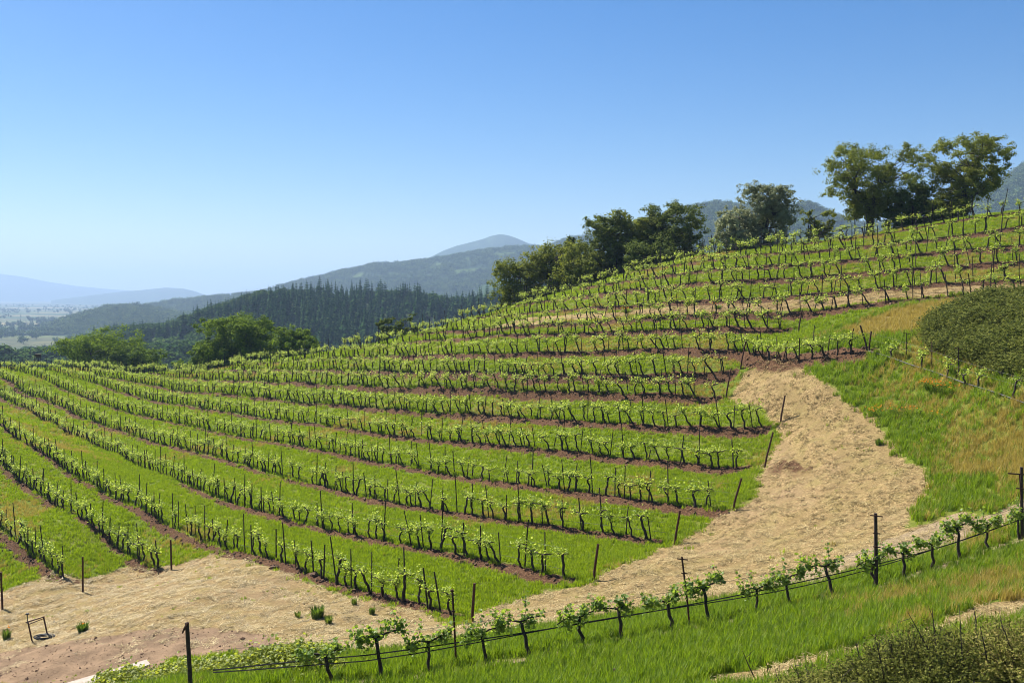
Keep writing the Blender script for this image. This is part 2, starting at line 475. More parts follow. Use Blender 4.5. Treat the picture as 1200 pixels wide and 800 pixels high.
M['tall_grass'] = leaf_mat('tall_grass_blade', [(0.042, 0.105, 0.005), (0.118, 0.205, 0.009), (0.28, 0.30, 0.034)], 0.42, (0.31, 0.46, 0.009), rough=0.6)
M['dry_grass'] = leaf_mat('dry_grass_blade', [(0.17, 0.165, 0.024), (0.32, 0.25, 0.05), (0.50, 0.37, 0.11)], 0.4, (0.55, 0.42, 0.07))
M['straw'] = leaf_mat('straw_stalk', [(0.08, 0.060, 0.022), (0.31, 0.23, 0.09), (0.57, 0.445, 0.21)], 0.15)
M['oak_leaf'] = leaf_mat('oak_leaf', [(0.045, 0.068, 0.012), (0.12, 0.145, 0.024), (0.24, 0.245, 0.05)], 0.32, (0.36, 0.40, 0.035), rough=0.8, spec=0.08)
M['bay_leaf'] = leaf_mat('bay_leaf', [(0.035, 0.064, 0.012), (0.085, 0.120, 0.022), (0.17, 0.195, 0.038)], 0.28, (0.16, 0.20, 0.03), rough=0.8, spec=0.08)
M['olive_leaf'] = leaf_mat('olive_leaf', [(0.15, 0.17, 0.085), (0.28, 0.30, 0.15), (0.42, 0.43, 0.25)], 0.3, (0.22, 0.24, 0.09), rough=0.8, spec=0.08)
M['bright_leaf'] = leaf_mat('bright_leaf', [(0.022, 0.052, 0.005), (0.080, 0.140, 0.008), (0.21, 0.275, 0.016)], 0.3, (0.28, 0.40, 0.015), rough=0.8, spec=0.08)
M['bark'] = plain('tree_bark', (0.025, 0.020, 0.017), (0.065, 0.053, 0.044), 5)
M['needle'] = leaf_mat('needles', [(0.010, 0.034, 0.012), (0.030, 0.072, 0.022), (0.075, 0.125, 0.036)], 0.1, rough=1.0, spec=0.0)
M['broad'] = leaf_mat('forest_leaf', [(0.022, 0.056, 0.012), (0.055, 0.105, 0.020), (0.115, 0.165, 0.034)], 0.12, rough=1.0, spec=0.0)
M['scrub_leaf'] = leaf_mat('scrub_leaf', [(0.06, 0.07, 0.014), (0.13, 0.145, 0.026), (0.23, 0.23, 0.05), (0.34, 0.29, 0.09)], 0.4, rough=0.8, spec=0.08)
M['cover_leaf'] = leaf_mat('cover_leaf', [(0.06, 0.078, 0.014), (0.12, 0.14, 0.026), (0.24, 0.245, 0.05)], 0.38, rough=0.8, spec=0.08)
M['weed_leaf'] = leaf_mat('weed_leaf', [(0.07, 0.14, 0.012), (0.14, 0.22, 0.018), (0.24, 0.29, 0.04)], 0.45)
M['poppy'] = leaf_mat('poppy_petal', [(0.70, 0.22, 0.008), (0.85, 0.36, 0.015)], 0.3)
M['twig'] = plain('scrub_twig', (0.03, 0.022, 0.016), (0.08, 0.06, 0.045), 12)

def ground_material():
    t = NT('vineyard_ground')
    P = t.pos()
    fine = t.noise(9.0, 6, 0.7, P)
    fine2 = t.noise(30.0, 4, 0.7, P)
    mid = t.noise(0.9, 5, 0.6, P)
    big = t.noise(0.13, 4, 0.6, P)
    grass = t.ramp(fine, [(0.25, (0.040, 0.062, 0.007)), (0.5, (0.10, 0.145, 0.011)), (0.78, (0.20, 0.215, 0.028))])
    grass = t.mix(t.math('MULTIPLY', t.ramp(big, [(0.42, 0.0), (0.68, 1.0)]), 0.6), grass, (0.22, 0.205, 0.045))
    strawc = t.ramp(fine, [(0.30, (0.07, 0.048, 0.025)), (0.5, (0.27, 0.185, 0.080)), (0.70, (0.48, 0.355, 0.175))])
    strawc = t.mix(t.math('MULTIPLY', t.ramp(mid, [(0.45, 0.0), (0.68, 1.0)]), 0.55), strawc, (0.22, 0.19, 0.06))
    strawc = t.mix(t.math('MULTIPLY', t.ramp(t.math('ADD', t.attr('mown'), t.math('MULTIPLY', t.math('SUBTRACT', mid, 0.5), 0.8)), [(0.2, 1.0), (0.5, 0.0)]), 0.6), strawc, (0.19, 0.135, 0.055))
    strawc = t.mix(t.math('MULTIPLY', t.ramp(big, [(0.50, 0.0), (0.72, 1.0)]), 0.5), strawc, (0.30, 0.20, 0.13))
    soilc = t.ramp(fine, [(0.30, (0.026, 0.013, 0.007)), (0.52, (0.095, 0.048, 0.024)), (0.72, (0.22, 0.130, 0.072))])
    dirtc = t.mix(0.5, t.ramp(fine2, [(0.35, (0.065, 0.040, 0.023)), (0.65, (0.29, 0.195, 0.12))]), t.ramp(fine, [(0.3, (0.085, 0.054, 0.032)), (0.7, (0.28, 0.19, 0.115))]))
    dirtc = t.mix(t.math('MULTIPLY', t.ramp(mid, [(0.4, 0.0), (0.7, 1.0)]), 0.7), dirtc, (0.35, 0.235, 0.14))
    gravelc = t.ramp(fine, [(0.3, (0.12, 0.085, 0.045)), (0.7, (0.42, 0.32, 0.19))])
    dryc = t.ramp(fine, [(0.3, (0.16, 0.12, 0.04)), (0.7, (0.34, 0.26, 0.10))])
    coverc = (0.030, 0.026, 0.012)
    def edge(nm, lo=0.38, hi=0.62, k=0.55):
        v = t.math('ADD', t.attr(nm), t.math('MULTIPLY', t.math('SUBTRACT', mid, 0.5), k))
        v = t.math('ADD', v, t.math('MULTIPLY', t.math('SUBTRACT', fine, 0.5), k * 0.8))
        return t.ramp(v, [(lo, 0.0), (hi, 1.0)])
    c = grass
    c = t.mix(edge('dry'), c, dryc)
    c = t.mix(edge('straw', 0.40, 0.58, 1.0), c, strawc)
    c = t.mix(edge('dirt'), c, dirtc)
    c = t.mix(edge('gravel'), c, gravelc)
    c = t.mix(edge('cover'), c, coverc)
    c = t.mix(edge('soil', 0.42, 0.56, 0.95), c, soilc)
    hgt = t.math('ADD', fine, t.math('MULTIPLY', fine2, 0.35))
    return t.done(t.principled(c, 0.95, bump=hgt, bstr=0.9, bdist=0.10, spec=0.1))
M['ground'] = ground_material()

def hill_material(name, c1, c2, c3, scale, meadow=0.0):
    t = NT(name)
    P = t.pos()
    f = t.noise(scale, 6, 0.65, P)
    c = t.ramp(f, [(0.3, c1), (0.5, c2), (0.72, c3)])
    if meadow:
        c = t.mix(t.ramp(t.attr('meadow'), [(0.45, 0.0), (0.55, 1.0)]), c, (0.07, 0.105, 0.028))
    return t.done(t.principled(c, 0.95, bump=f, bstr=1.0, bdist=6.0, spec=0.05))
M['forest_floor'] = hill_material('forest_floor', (0.010, 0.018, 0.009), (0.020, 0.034, 0.014), (0.036, 0.052, 0.022), 0.05)
M['hill'] = hill_material('wooded_hill', (0.010, 0.024, 0.008), (0.024, 0.048, 0.014), (0.055, 0.085, 0.026), 0.02, 1.0)
def valley_material():
    t = NT('valley_floor')
    P = t.pos()
    v = t.n('ShaderNodeTexVoronoi', ins={'Scale': 0.0042, 'Vector': P})
    f = t.noise(0.02, 5, 0.6, P)
    sep = t.n('ShaderNodeSeparateColor'); t.t.links.new(v.outputs['Color'], sep.inputs[0])
    c = t.ramp(sep.outputs[0], [(0.0, (0.035, 0.060, 0.022)), (0.35, (0.05, 0.085, 0.03)), (0.62, (0.11, 0.13, 0.045)), (0.82, (0.28, 0.23, 0.11)), (1.0, (0.05, 0.07, 0.03))])
    c = t.mix(t.ramp(f, [(0.4, 0.0), (0.65, 0.8)]), c, (0.028, 0.045, 0.02))
    return t.done(t.principled(c, 0.95, spec=0.05))
M['valley'] = valley_material()

# ------------------------------------------------------------------ ground
STEP = 0.32
xs = np.arange(-115, 75, STEP); ys = np.arange(9, 215, STEP)
X, Y = np.meshgrid(xs, ys)
Z = zbase(X, Y)
flat = np.c_[X.ravel(), Y.ravel()]
# distance to the nearest row (only looked up near rows through a coarse raster)
dist = np.full(len(flat), 9.0)
hx, hy = X.shape[1], X.shape[0]
near = np.zeros((hy, hx), bool)
ri = np.clip(((rowpts[:, 0] - xs[0]) / STEP).astype(int), 0, hx - 1)
rj = np.clip(((rowpts[:, 1] - ys[0]) / STEP).astype(int), 0, hy - 1)
R_ = 6
for dj in range(-R_, R_ + 1):
    for di in range(-R_, R_ + 1):
        near[np.clip(rj + dj, 0, hy - 1), np.clip(ri + di, 0, hx - 1)] = True
sgn = np.zeros(len(flat))
for q in np.flatnonzero(near.ravel()):
    co, ix, d_ = kd.find((flat[q, 0], flat[q, 1], 0))
    dist[q] = d_
dist = dist.reshape(X.shape)
# soil lies on the downhill side: offset the bank towards the lower ground
gy_, gx_ = np.gradient(ZC, GS)
def slope(x, y):
    i = np.clip(((x - GX0) / GS).astype(int), 0, len(gxs) - 1); j = np.clip(((y - GY0) / GS).astype(int), 0, len(gys) - 1)
    return gx_[j, i], gy_[j, i]
sx, sy = slope(flat[:, 0], flat[:, 1])
sm = np.hypot(sx, sy) + 1e-6
off = flat + np.c_[sx / sm, sy / sm] * 0.38
doff = np.full(len(flat), 9.0)
for q in np.flatnonzero(near.ravel()):
    co, ix, d_ = kd.find((off[q, 0], off[q, 1], 0))
    doff[q] = d_
doff = doff.reshape(X.shape)
m_straw = inpoly(X, Y, STRAW).astype(float)
m_track = inpoly(X, Y, TRACK).astype(float)
m_low = inpoly(X, Y, LOWSTRAW).astype(float)
m_dirt = inpoly(X, Y, DIRT).astype(float)
m_gravel = inpoly(X, Y, GRAVEL).astype(float)
m_dry = inpoly(X, Y, DRYBANK).astype(float)
m_cover = inpoly(X, Y, COVER).astype(float)
m_bed = np.maximum(inpoly(X, Y, BED) * 1.0, inpoly(X, Y, SPUR) * 0.5)
wob = vnoise(X, Y, 3.1, 5)
soilw = 0.62 + 0.16 * wob + 0.25 * np.clip((X + 5) / 25, -0.6, 0.7)
m_soil = np.clip(1.15 - doff / np.maximum(soilw, 0.3), 0, 1)
m_soil = np.where(m_straw > 0, m_soil * 0.8, m_soil)
m_soil = np.maximum(m_soil, m_bed)
def soft(a):
    b = a.copy()
    b[1:-1, 1:-1] = (a[1:-1, 1:-1] * 2 + a[:-2, 1:-1] + a[2:, 1:-1] + a[1:-1, :-2] + a[1:-1, 2:]) / 6
    return b
wearm = np.zeros(X.shape)
for (xx_, yy_) in FOREXY[::3]:
    wearm = np.maximum(wearm, np.clip(1.25 - np.hypot((X - xx_ - 0.1) / 0.75, (Y - yy_ + 0.1) / 0.6), 0, 1))
m_gravel = np.maximum(m_gravel, wearm * 0.9)
m_strawall = np.maximum(m_straw, m_track)
for _ in range(4): m_strawall = soft(m_strawall)
m_strawall = np.maximum(m_strawall, 1.3 * m_low)
MOWN = [resample(polyxy(p), 0.5) for p in ([(590,722),(650,708),(740,690),(860,655),(960,600),(1015,550),(1000,510),(955,468),(915,430)], [(-40,752),(60,722),(160,700),(260,678),(380,712),(480,738)])]
mk = kdtree.KDTree(sum(len(p) for p in MOWN)); mi_ = 0; MT = []
for p in MOWN:
    tn = np.gradient(p, axis=0); tn /= np.linalg.norm(tn, axis=1)[:, None] + 1e-9
    for q in range(len(p)):
        mk.insert((p[q, 0], p[q, 1], 0), mi_); MT.append((p[q, 0], p[q, 1], tn[q, 0], tn[q, 1])); mi_ += 1
mk.balance()
mown = np.zeros(len(flat))
for q in np.flatnonzero((m_straw > 0).ravel()):
    co, ix, d_ = mk.find((flat[q, 0], flat[q, 1], 0))
    t_ = MT[ix]
    sd = (flat[q, 0] - t_[0]) * -t_[3] + (flat[q, 1] - t_[1]) * t_[2]
    mown[q] = math.cos(sd * 6.283 / 1.9) * math.exp(-abs(sd) / 9.0)
mown = mown.reshape(X.shape) * (0.6 + 0.4 * vnoise(X, Y, 2.6, 23))
# terrace lips under the vines, hummocks and small bumps
lip = 0.16 * np.exp(-(dist / 0.75) ** 2) - 0.10 * np.exp(-((doff - 0.1) / 0.5) ** 2) * (dist > 0.25)
bump = 0.06 * vnoise(X, Y, 1.7, 1) + 0.045 * vnoise(X, Y, 0.75, 2)
Zf = Z + lip + 0.05 * mown + bump * (0.6 + 0.7 * m_strawall) + soft(m_cover) * (0.25 + 0.22 * vnoise(X, Y, 2.4, 14) + 0.12 * vnoise(X, Y, 0.9, 15))
gnd = grid_mesh('ground', X, Y, Zf, M['ground'])
tag(gnd, kind='structure')
for nm, arr in (('straw', m_strawall), ('dirt', soft(m_dirt)), ('gravel', soft(m_gravel)), ('dry', soft(m_dry)), ('cover', soft(m_cover)), ('soil', m_soil), ('mown', mown * 0.5 + 0.5)):
    add_attr(gnd.data, nm, arr)

def zg(x, y):
    """height of the finished ground"""
    x = np.asarray(x, float); y = np.asarray(y, float)
    u = np.clip((x - xs[0]) / STEP, 0, hx - 1.001); v = np.clip((y - ys[0]) / STEP, 0, hy - 1.001)
    i = u.astype(int); j = v.astype(int); fu = u - i; fv = v - j
    zi = Zf[j, i] * (1 - fu) * (1 - fv) + Zf[j, i + 1] * fu * (1 - fv) + Zf[j + 1, i] * (1 - fu) * fv + Zf[j + 1, i + 1] * fu * fv
    inside = (x > xs[0]) & (x < xs[-1] - STEP) & (y > ys[0]) & (y < ys[-1] - STEP)
    return np.where(inside, zi, zbase(x, y))
def lookup(arr, x, y):
    i = np.clip(((np.asarray(x) - xs[0]) / STEP + 0.5).astype(int), 0, hx - 1); j = np.clip(((np.asarray(y) - ys[0]) / STEP + 0.5).astype(int), 0, hy - 1)
    return arr[j, i]

# the rest of the hill round the vineyard
def axis(lo, a, b, hi, step):
    return np.unique(np.r_[np.linspace(lo, a, int((a - lo) / step) + 1), np.linspace(a, b, int((b - a) / step) + 1), np.linspace(b, hi, int((hi - b) / step) + 1)])
ox = axis(-420, xs[0] + 0.3, xs[-1] - 0.3, 420, 9.0); oy = axis(-300, ys[0] + 0.3, ys[-1] - 0.3, 560, 9.0)
OX, OY = np.meshgrid(ox, oy)
OZ = zbase(OX, OY)
cxm = (OX[:-1, :-1] + OX[1:, 1:]) / 2; cym = (OY[:-1, :-1] + OY[1:, 1:]) / 2
keep = ~((cxm > xs[0]) & (cxm < xs[-1]) & (cym > ys[0]) & (cym < ys[-1]))
tag(grid_mesh('terrain', OX, OY, OZ, M['ground'], keep), kind='structure')

# ------------------------------------------------------------------ valley and hills
def pxaz(px):
    return (px - 600) / F_PX
vx = np.linspace(-16000, 16000, 60); vy = np.linspace(-1500, 24000, 60)
VX, VY = np.meshgrid(vx, vy)
tag(grid_mesh('valley_floor', VX, VY, np.full(VX.shape, -72.0), M['valley']), kind='structure')

HILLS = {}
def hill(name, prof, D, wf, wb, mat, z0=-73.0, rough=0.04, seed=0, nx=160, nv=40, treeh=0.0, tilt=0.0):
    """a ridge at its own distance: crest heights from the outline, front and back slopes of real width"""
    px = np.linspace(prof[0][0], prof[-1][0], nx)
    py = np.interp(px, [p[0] for p in prof], [p[1] for p in prof])
    Dx = D + tilt * (px - px.mean()) / (px[-1] - px[0])
    crest = Dx * (345 - py) / F_PX - treeh
    v = np.linspace(-1, 1, nv)
    PX, V = np.meshgrid(px, v)
    DD = np.where(V < 0, Dx[None, :] + V * wf, Dx[None, :] + V * wb)
    XX = pxaz(PX) * DD; YY = DD + 0 * PX
    prof_v = np.cos(np.abs(V) * math.pi / 2) ** 1.1
    sp = (crest - z0)[None, :] * prof_v
    nz = vnoise(XX, YY, wf * 0.35, seed) + 0.5 * vnoise(XX, YY, wf * 0.16, seed + 1)
    ZZ = z0 + sp * (1 + rough * 4 * nz * (np.abs(V) > 0.06) * np.minimum(1, np.abs(V) * 3))
    o = grid_mesh(name, XX, YY, ZZ, mat)
    tag(o, kind='structure')
    HILLS[name] = (XX, YY, ZZ, V, PX)
    return o

def add_meadow(o, nm, sc, thr, seed):
    XX, YY, ZZ, V, PX = HILLS[nm]
    md = (vnoise(XX, YY, sc, seed) + 0.5 * vnoise(XX, YY, sc * 0.4, seed + 3) > thr).astype(float)
    add_attr(o.data, 'meadow', md)
    return md

h_for = hill('forest_hill', [(-20,452),(60,423),(90,408),(130,400),(200,391),(240,375),(280,361),(330,349),(370,351),(410,355),(450,354),(490,353),(530,362),(580,360),(660,345),(720,345)], 760, 330, 300, M['forest_floor'], seed=3, rough=0.03)
h_knoll = hill('wooded_knoll', [(-200,392),(-60,393),(0,398),(30,403),(60,401),(100,399),(160,397),(230,399),(290,405),(380,415),(460,420)], 520, 150, 170, M['forest_floor'], seed=71, rough=0.02, treeh=11, nx=90)
h_mid = hill('wooded_mountain', [(230,365),(300,343),(340,331),(370,324),(400,317),(440,310),(480,308),(520,304),(560,297),(600,293),(640,292),(665,282),(690,279),(760,275),(840,300)], 3300, 1300, 1000, M['hill'], seed=9, nx=240, nv=90, treeh=13)
h_right = hill('steep_mountain', [(560,330),(640,300),(690,283),(740,265),(790,252),(815,249),(845,245),(880,248),(915,248),(945,241),(965,246),(1000,259),(1050,262),(1100,248),(1150,223),(1175,208),(1200,193),(1260,165),(1330,150),(1450,150)], 2200, 1100, 800, M['hill'], seed=21, nx=220, nv=70, treeh=13)
h_cone = hill('mountain_peak', [(380,335),(440,316),(500,304),(520,294),(535,289),(550,286),(565,283),(576,280),(585,279),(594,280),(604,283),(620,290),(660,299),(720,310),(800,320)], 6000, 1500, 1200, M['hill'], seed=33, nx=120)
h_low = hill('low_hill', [(-30,401),(20,390),(60,377),(90,366),(125,356),(160,355),(200,361),(240,368),(300,385)], 2100, 400, 360, M['hill'], seed=41, nx=120, treeh=10)
h_low2 = hill('valley_hill', [(90,385),(150,367),(175,355),(215,349),(250,345),(290,342),(350,338),(420,345)], 2800, 500, 500, M['hill'], seed=47, nx=120, treeh=10)
h_far1 = hill('hazy_hill', [(60,352),(100,347),(140,342),(165,340),(195,337),(215,338),(228,341),(245,347),(260,351)], 8800, 1200, 1000, M['hill'], seed=53, nx=80)
h_far2 = hill('distant_range', [(-160,312),(-60,316),(0,322),(30,325),(60,331),(90,335),(120,338),(160,341),(240,346),(300,348)], 12500, 1800, 1800, M['hill'], seed=59, nx=80)
md_mid = add_meadow(h_mid, 'wooded_mountain', 110, 0.70, 107)
md_right = add_meadow(h_right, 'steep_mountain', 190, 1.1, 103)
for o_ in (h_cone, h_low, h_low2, h_far1, h_far2):
    add_attr(o_.data, 'meadow', np.zeros(len(o_.data.vertices)))

# ------------------------------------------------------------------ scattering (only for stuff nobody could count)
LIB = bpy.data.collections.new('source_shapes')
def libset(name, meshes):
    c = bpy.data.collections.new(name)
    LIB.children.link(c)
    for i, me in enumerate(meshes):
        c.objects.link(bpy.data.objects.new('%s_%03d' % (name, i), me))
    return c

def scatter(name, P, rot, scl, idx, coll):
    """one object that shows a shape from coll on every point"""
    P = np.asarray(P, float)
    me = bpy.data.meshes.new(name)
    me.vertices.add(len(P)); me.vertices.foreach_set('co', P.ravel())
    a = me.attributes.new('rot', 'FLOAT_VECTOR', 'POINT'); a.data.foreach_set('vector', np.asarray(rot, np.float32).ravel())
    scl = np.asarray(scl, np.float32)
    if scl.ndim == 1: scl = np.repeat(scl[:, None], 3, 1)
    a = me.attributes.new('scl', 'FLOAT_VECTOR', 'POINT'); a.data.foreach_set('vector', np.ascontiguousarray(scl).ravel())
    a = me.attributes.new('idx', 'INT', 'POINT'); a.data.foreach_set('value', np.asarray(idx, np.int32))
    me.update()
    o = bpy.data.objects.new(name, me); COL.objects.link(o)
    g = bpy.data.node_groups.new(name, 'GeometryNodeTree')
    g.interface.new_socket('Geometry', in_out='INPUT', socket_type='NodeSocketGeometry')
    g.interface.new_socket('Geometry', in_out='OUTPUT', socket_type='NodeSocketGeometry')
    gi = g.nodes.new('NodeGroupInput'); go = g.nodes.new('NodeGroupOutput')
    ip = g.nodes.new('GeometryNodeInstanceOnPoints')
    ci = g.nodes.new('GeometryNodeCollectionInfo')
    ci.inputs['Collection'].default_value = coll
    ci.inputs['Separate Children'].default_value = True
    ci.inputs['Reset Children'].default_value = True
    def na(nm, ty):
        n_ = g.nodes.new('GeometryNodeInputNamedAttribute'); n_.data_type = ty; n_.inputs[0].default_value = nm
        return n_.outputs['Attribute']
    e2r = g.nodes.new('FunctionNodeEulerToRotation')
    g.links.new(na('rot', 'FLOAT_VECTOR'), e2r.inputs[0])
    g.links.new(gi.outputs[0], ip.inputs['Points'])
    g.links.new(ci.outputs[0], ip.inputs['Instance'])
    ip.inputs['Pick Instance'].default_value = True
    g.links.new(na('idx', 'INT'), ip.inputs['Instance Index'])
    g.links.new(e2r.outputs[0], ip.inputs['Rotation'])
    g.links.new(na('scl', 'FLOAT_VECTOR'), ip.inputs['Scale'])
    g.links.new(ip.outputs[0], go.inputs[0])
    md = o.modifiers.new('scatter', 'NODES'); md.node_group = g
    return tag(o, kind='stuff')

def rrot(n, tilt=0.0):
    return np.c_[RNG.normal(0, tilt, n), RNG.normal(0, tilt, n), RNG.uniform(0, 6.283, n)]

# ------------------------------------------------------------------ trees
def conifer_mesh(name, seed, lv=13, w=0.17):
    """a 1 m tall conifer, scaled where it stands"""
    r = np.random.default_rng(seed); b = MB()
    b.tube([(0, 0, 0), (0, 0, 0.5), (0, 0, 0.97)], [0.018, 0.011, 0.002], 5)
    for i in range(lv):
        t = i / (lv - 1)
        z = 0.14 + 0.84 * t
        rad = w * (1 - t) ** 0.85 * r.uniform(0.8, 1.2) + 0.008
        k = int(9 - 4 * t)
        a0 = r.uniform(0, 6.28)
        for j in range(k):
            a = a0 + j * 6.283 / k + r.normal(0, 0.2)
            L = rad * r.uniform(0.65, 1.2); dz = -L * r.uniform(0.25, 0.6)
            d = np.array([math.cos(a), math.sin(a), 0]); s = np.array([-d[1], d[0], 0]) * L * r.uniform(0.34, 0.5)
            p0 = np.array([0, 0, z + 0.02]); p1 = d * L * 0.6 + np.array([0, 0, z + dz * 0.35]); p2 = d * L + np.array([0, 0, z + dz])
            b.add([p0, p1 + s + (0, 0, -0.012), p2, p1 - s + (0, 0, -0.012), p1 + (0, 0, 0.012)], [(0, 1, 4), (1, 2, 4), (2, 3, 4), (3, 0, 4)])
    return b

def round_mesh(seed, nl=420):
    """a 1 m tall broad-leaved crown for trees far off"""
    r = np.random.default_rng(seed); b = MB()
    b.tube([(0, 0, 0), (0.01, 0, 0.35), (0, 0.01, 0.6)], [0.03, 0.02, 0.01], 5)
    cl = []
    for _ in range(14):
        a = r.uniform(0, 6.28); rr = r.uniform(0.05, 0.34); z = 0.5 + r.uniform(-0.22, 0.3) * (1 - rr)
        cl.append((math.cos(a) * rr, math.sin(a) * rr, z))
    cl = np.array(cl)
    pk = cl[r.integers(0, len(cl), nl)]
    pts = pk + r.normal(0, 0.075, (nl, 3))
    b.leaves(pts, 0.13, 0.3, r, out=(pts - pk) / 0.075 + np.array([0, 0, 0.6]))
    return b

CONIFERS = [conifer_mesh('c', 100 + i, 12 + i % 3, 0.18 + 0.025 * (i % 4)).mesh('conifer_tree', M['needle']) for i in range(5)]
ROUNDS = [round_mesh(200 + i).mesh('round_tree', M['broad']) for i in range(5)]
M['wood'] = leaf_mat('mountain_wood_leaf', [(0.012, 0.030, 0.009), (0.060, 0.105, 0.026), (0.20, 0.25, 0.065)], 0.12, rough=1.0, spec=0.0)
BLOBS = [round_mesh(240 + i, 70).mesh('wood_crown', M['wood']) for i in range(4)]
FORLIB = libset('forest_shapes', CONIFERS + ROUNDS)
BLOBLIB = libset('blob_shapes', BLOBS + [conifer_mesh('c', 300 + i, 6, 0.2).mesh('small_conifer', M['needle']) for i in range(3)])

def sample_hill(nm, cnt, vmin, vmax, pxmin, pxmax, seed):
    r = np.random.default_rng(seed)
    XX, YY, ZZ, V, PX = HILLS[nm]
    h, w = XX.shape
    u = r.uniform(0, w - 1.001, cnt * 2); v = r.uniform(0, h - 1.001, cnt * 2)
    i = u.astype(int); j = v.astype(int); fu = u - i; fv = v - j
    def bl(A):
        return A[j, i] * (1 - fu) * (1 - fv) + A[j, i + 1] * fu * (1 - fv) + A[j + 1, i] * (1 - fu) * fv + A[j + 1, i + 1] * fu * fv
    x, y, z, vv, pp = bl(XX), bl(YY), bl(ZZ), bl(V), bl(PX)
    ok = (vv > vmin) & (vv < vmax) & (pp > pxmin) & (pp < pxmax)
    return x[ok][:cnt], y[ok][:cnt], z[ok][:cnt], j[ok][:cnt], i[ok][:cnt]

SKX = [p[0] for p in SKYLINE]; SKY = [p[1] for p in SKYLINE]
# trees of the ridge behind the vineyard
x, y, z, _, _ = sample_hill('forest_hill', 3600, -0.95, 0.22, -20, 720, 5)
x2, y2, z2, _, _ = sample_hill('wooded_knoll', 900, -0.8, 0.6, -200, 460, 6)
onk = np.r_[np.zeros(len(x)), np.ones(len(x2))]
x, y, z = np.r_[x, x2], np.r_[y, y2], np.r_[z, z2]
kindn = vnoise(x, y, 70, 77) + 0.35 * vnoise(x, y, 18, 78)
crest_bias = (z + 72) / 70.0
is_con = (kindn + 0.9 * crest_bias - 0.75 * onk > 0.60)
hgt = np.where(is_con, RNG.uniform(8, 16.5, len(x)) * (1 + 0.3 * vnoise(x, y, 45, 79)), RNG.uniform(7, 12.5, len(x)))
px, py, dd = project(np.c_[x, y, z + hgt * 0.8])
vis = (py < np.interp(px, SKX, SKY) - 2) & (px > -60) & (px < 720)
x, y, z, hgt, is_con, px, dd = [a[vis] for a in (x, y, z, hgt, is_con, px, dd)]
size = hgt / dd
order = np.argsort(-size)
con_i = [q for q in order if is_con[q]][:150]
rnd_i = [q for q in order if not is_con[q]][:90]
picked = set(con_i) | set(rnd_i)
rest = np.array([q for q in range(len(x)) if q not in picked])
for lst, meshes, nm, lab, cat, grp in ((con_i, CONIFERS, 'conifer_tree', 'tall dark conifer standing out of the woods on the ridge behind the vineyard', 'conifer', 'conifers on the wooded ridge'),
                                       (rnd_i, ROUNDS, 'broadleaf_tree', 'rounded green broadleaf tree in the woods between the vineyard crest and the ridge', 'tree', 'broadleaf trees in the woods behind the crest')):
    for q in lst:
        o = bpy.data.objects.new(nm, meshes[int(RNG.integers(0, 5))]); COL.objects.link(o)
        w_ = hgt[q] * RNG.uniform(0.9, 1.2) * (1.0 if cat == 'conifer' else 1.25)
        o.location = (x[q], y[q], z[q] - 0.3); o.scale = (w_, w_, hgt[q]); o.rotation_euler = (0, 0, RNG.uniform(0, 6.28))
        tag(o, lab, cat, grp)
w_ = hgt[rest] * RNG.uniform(0.9, 1.2, len(rest)) * np.where(is_con[rest], 1.0, 1.25)
scatter('ridge_forest', np.c_[x[rest], y[rest], z[rest] - 0.3], rrot(len(rest)), np.c_[w_, w_, hgt[rest]], np.where(is_con[rest], RNG.integers(0, 5, len(rest)), RNG.integers(5, 10, len(rest))), FORLIB)

def hill_wood(name, nm, cnt, pmin, pmax, h0, h1, md=None, con=0.25, vmin=-0.9, vmax=0.12, seed=1):
    x, y, z, j, i = sample_hill(nm, cnt, vmin, vmax, pmin, pmax, seed)
    if md is not None:
        ok = (md[j, i] < 0.5) | (RNG.random(len(x)) < 0.06)
        x, y, z = x[ok], y[ok], z[ok]
    n_ = len(x)
    c = RNG.random(n_) < con
    h = RNG.uniform(h0, h1, n_) * (1.0 + 0.35 * vnoise(x, y, 60, 91)); w = h * np.where(c, 1.0, 1.35)
    scatter(name, np.c_[x, y, z - h * 0.15], rrot(n_), np.c_[w, w, h], np.where(c, RNG.integers(4, 7, n_), RNG.integers(0, 4, n_)), BLOBLIB)
hill_wood('wooded_mountain_forest', 'wooded_mountain', 17000, 300, 800, 10, 19, md_mid, 0.25, seed=11)
hill_wood('steep_mountain_forest', 'steep_mountain', 20000, 600, 1330, 9, 18, md_right, 0.35, seed=12)
hill_wood('low_hill_forest', 'low_hill', 4500, -30, 300, 9, 16, None, 0.4, seed=13)
hill_wood('valley_hill_forest', 'valley_hill', 3500, 90, 420, 9, 17, None, 0.3, seed=14)
# woods and tree lines on the valley floor
nv = 5200
vd = np.exp(RNG.uniform(math.log(560), math.log(6500), nv)); vp = RNG.uniform(-120, 330, nv)
vxx = pxaz(vp) * vd
cl_ = vnoise(vxx, vd, 160, 61) + 0.6 * vnoise(vxx, vd, 55, 62)
ok = (cl_ > 0.05) | (vd < 900)
ok &= ~((vd > 1150) & (vd < 1650) & (vp < 90) & (RNG.random(nv) < 0.9))
vxx, vd = vxx[ok], vd[ok]; n_ = len(vd)
h = RNG.uniform(7, 15, n_); c = RNG.random(n_) < 0.25
scatter('valley_forest', np.c_[vxx, vd, np.full(n_, -72.6)], rrot(n_), np.c_[h * 1.2, h * 1.2, h * np.where(c, 1.2, 1.0)], np.where(c, RNG.integers(0, 5, n_), RNG.integers(5, 10, n_)), FORLIB)
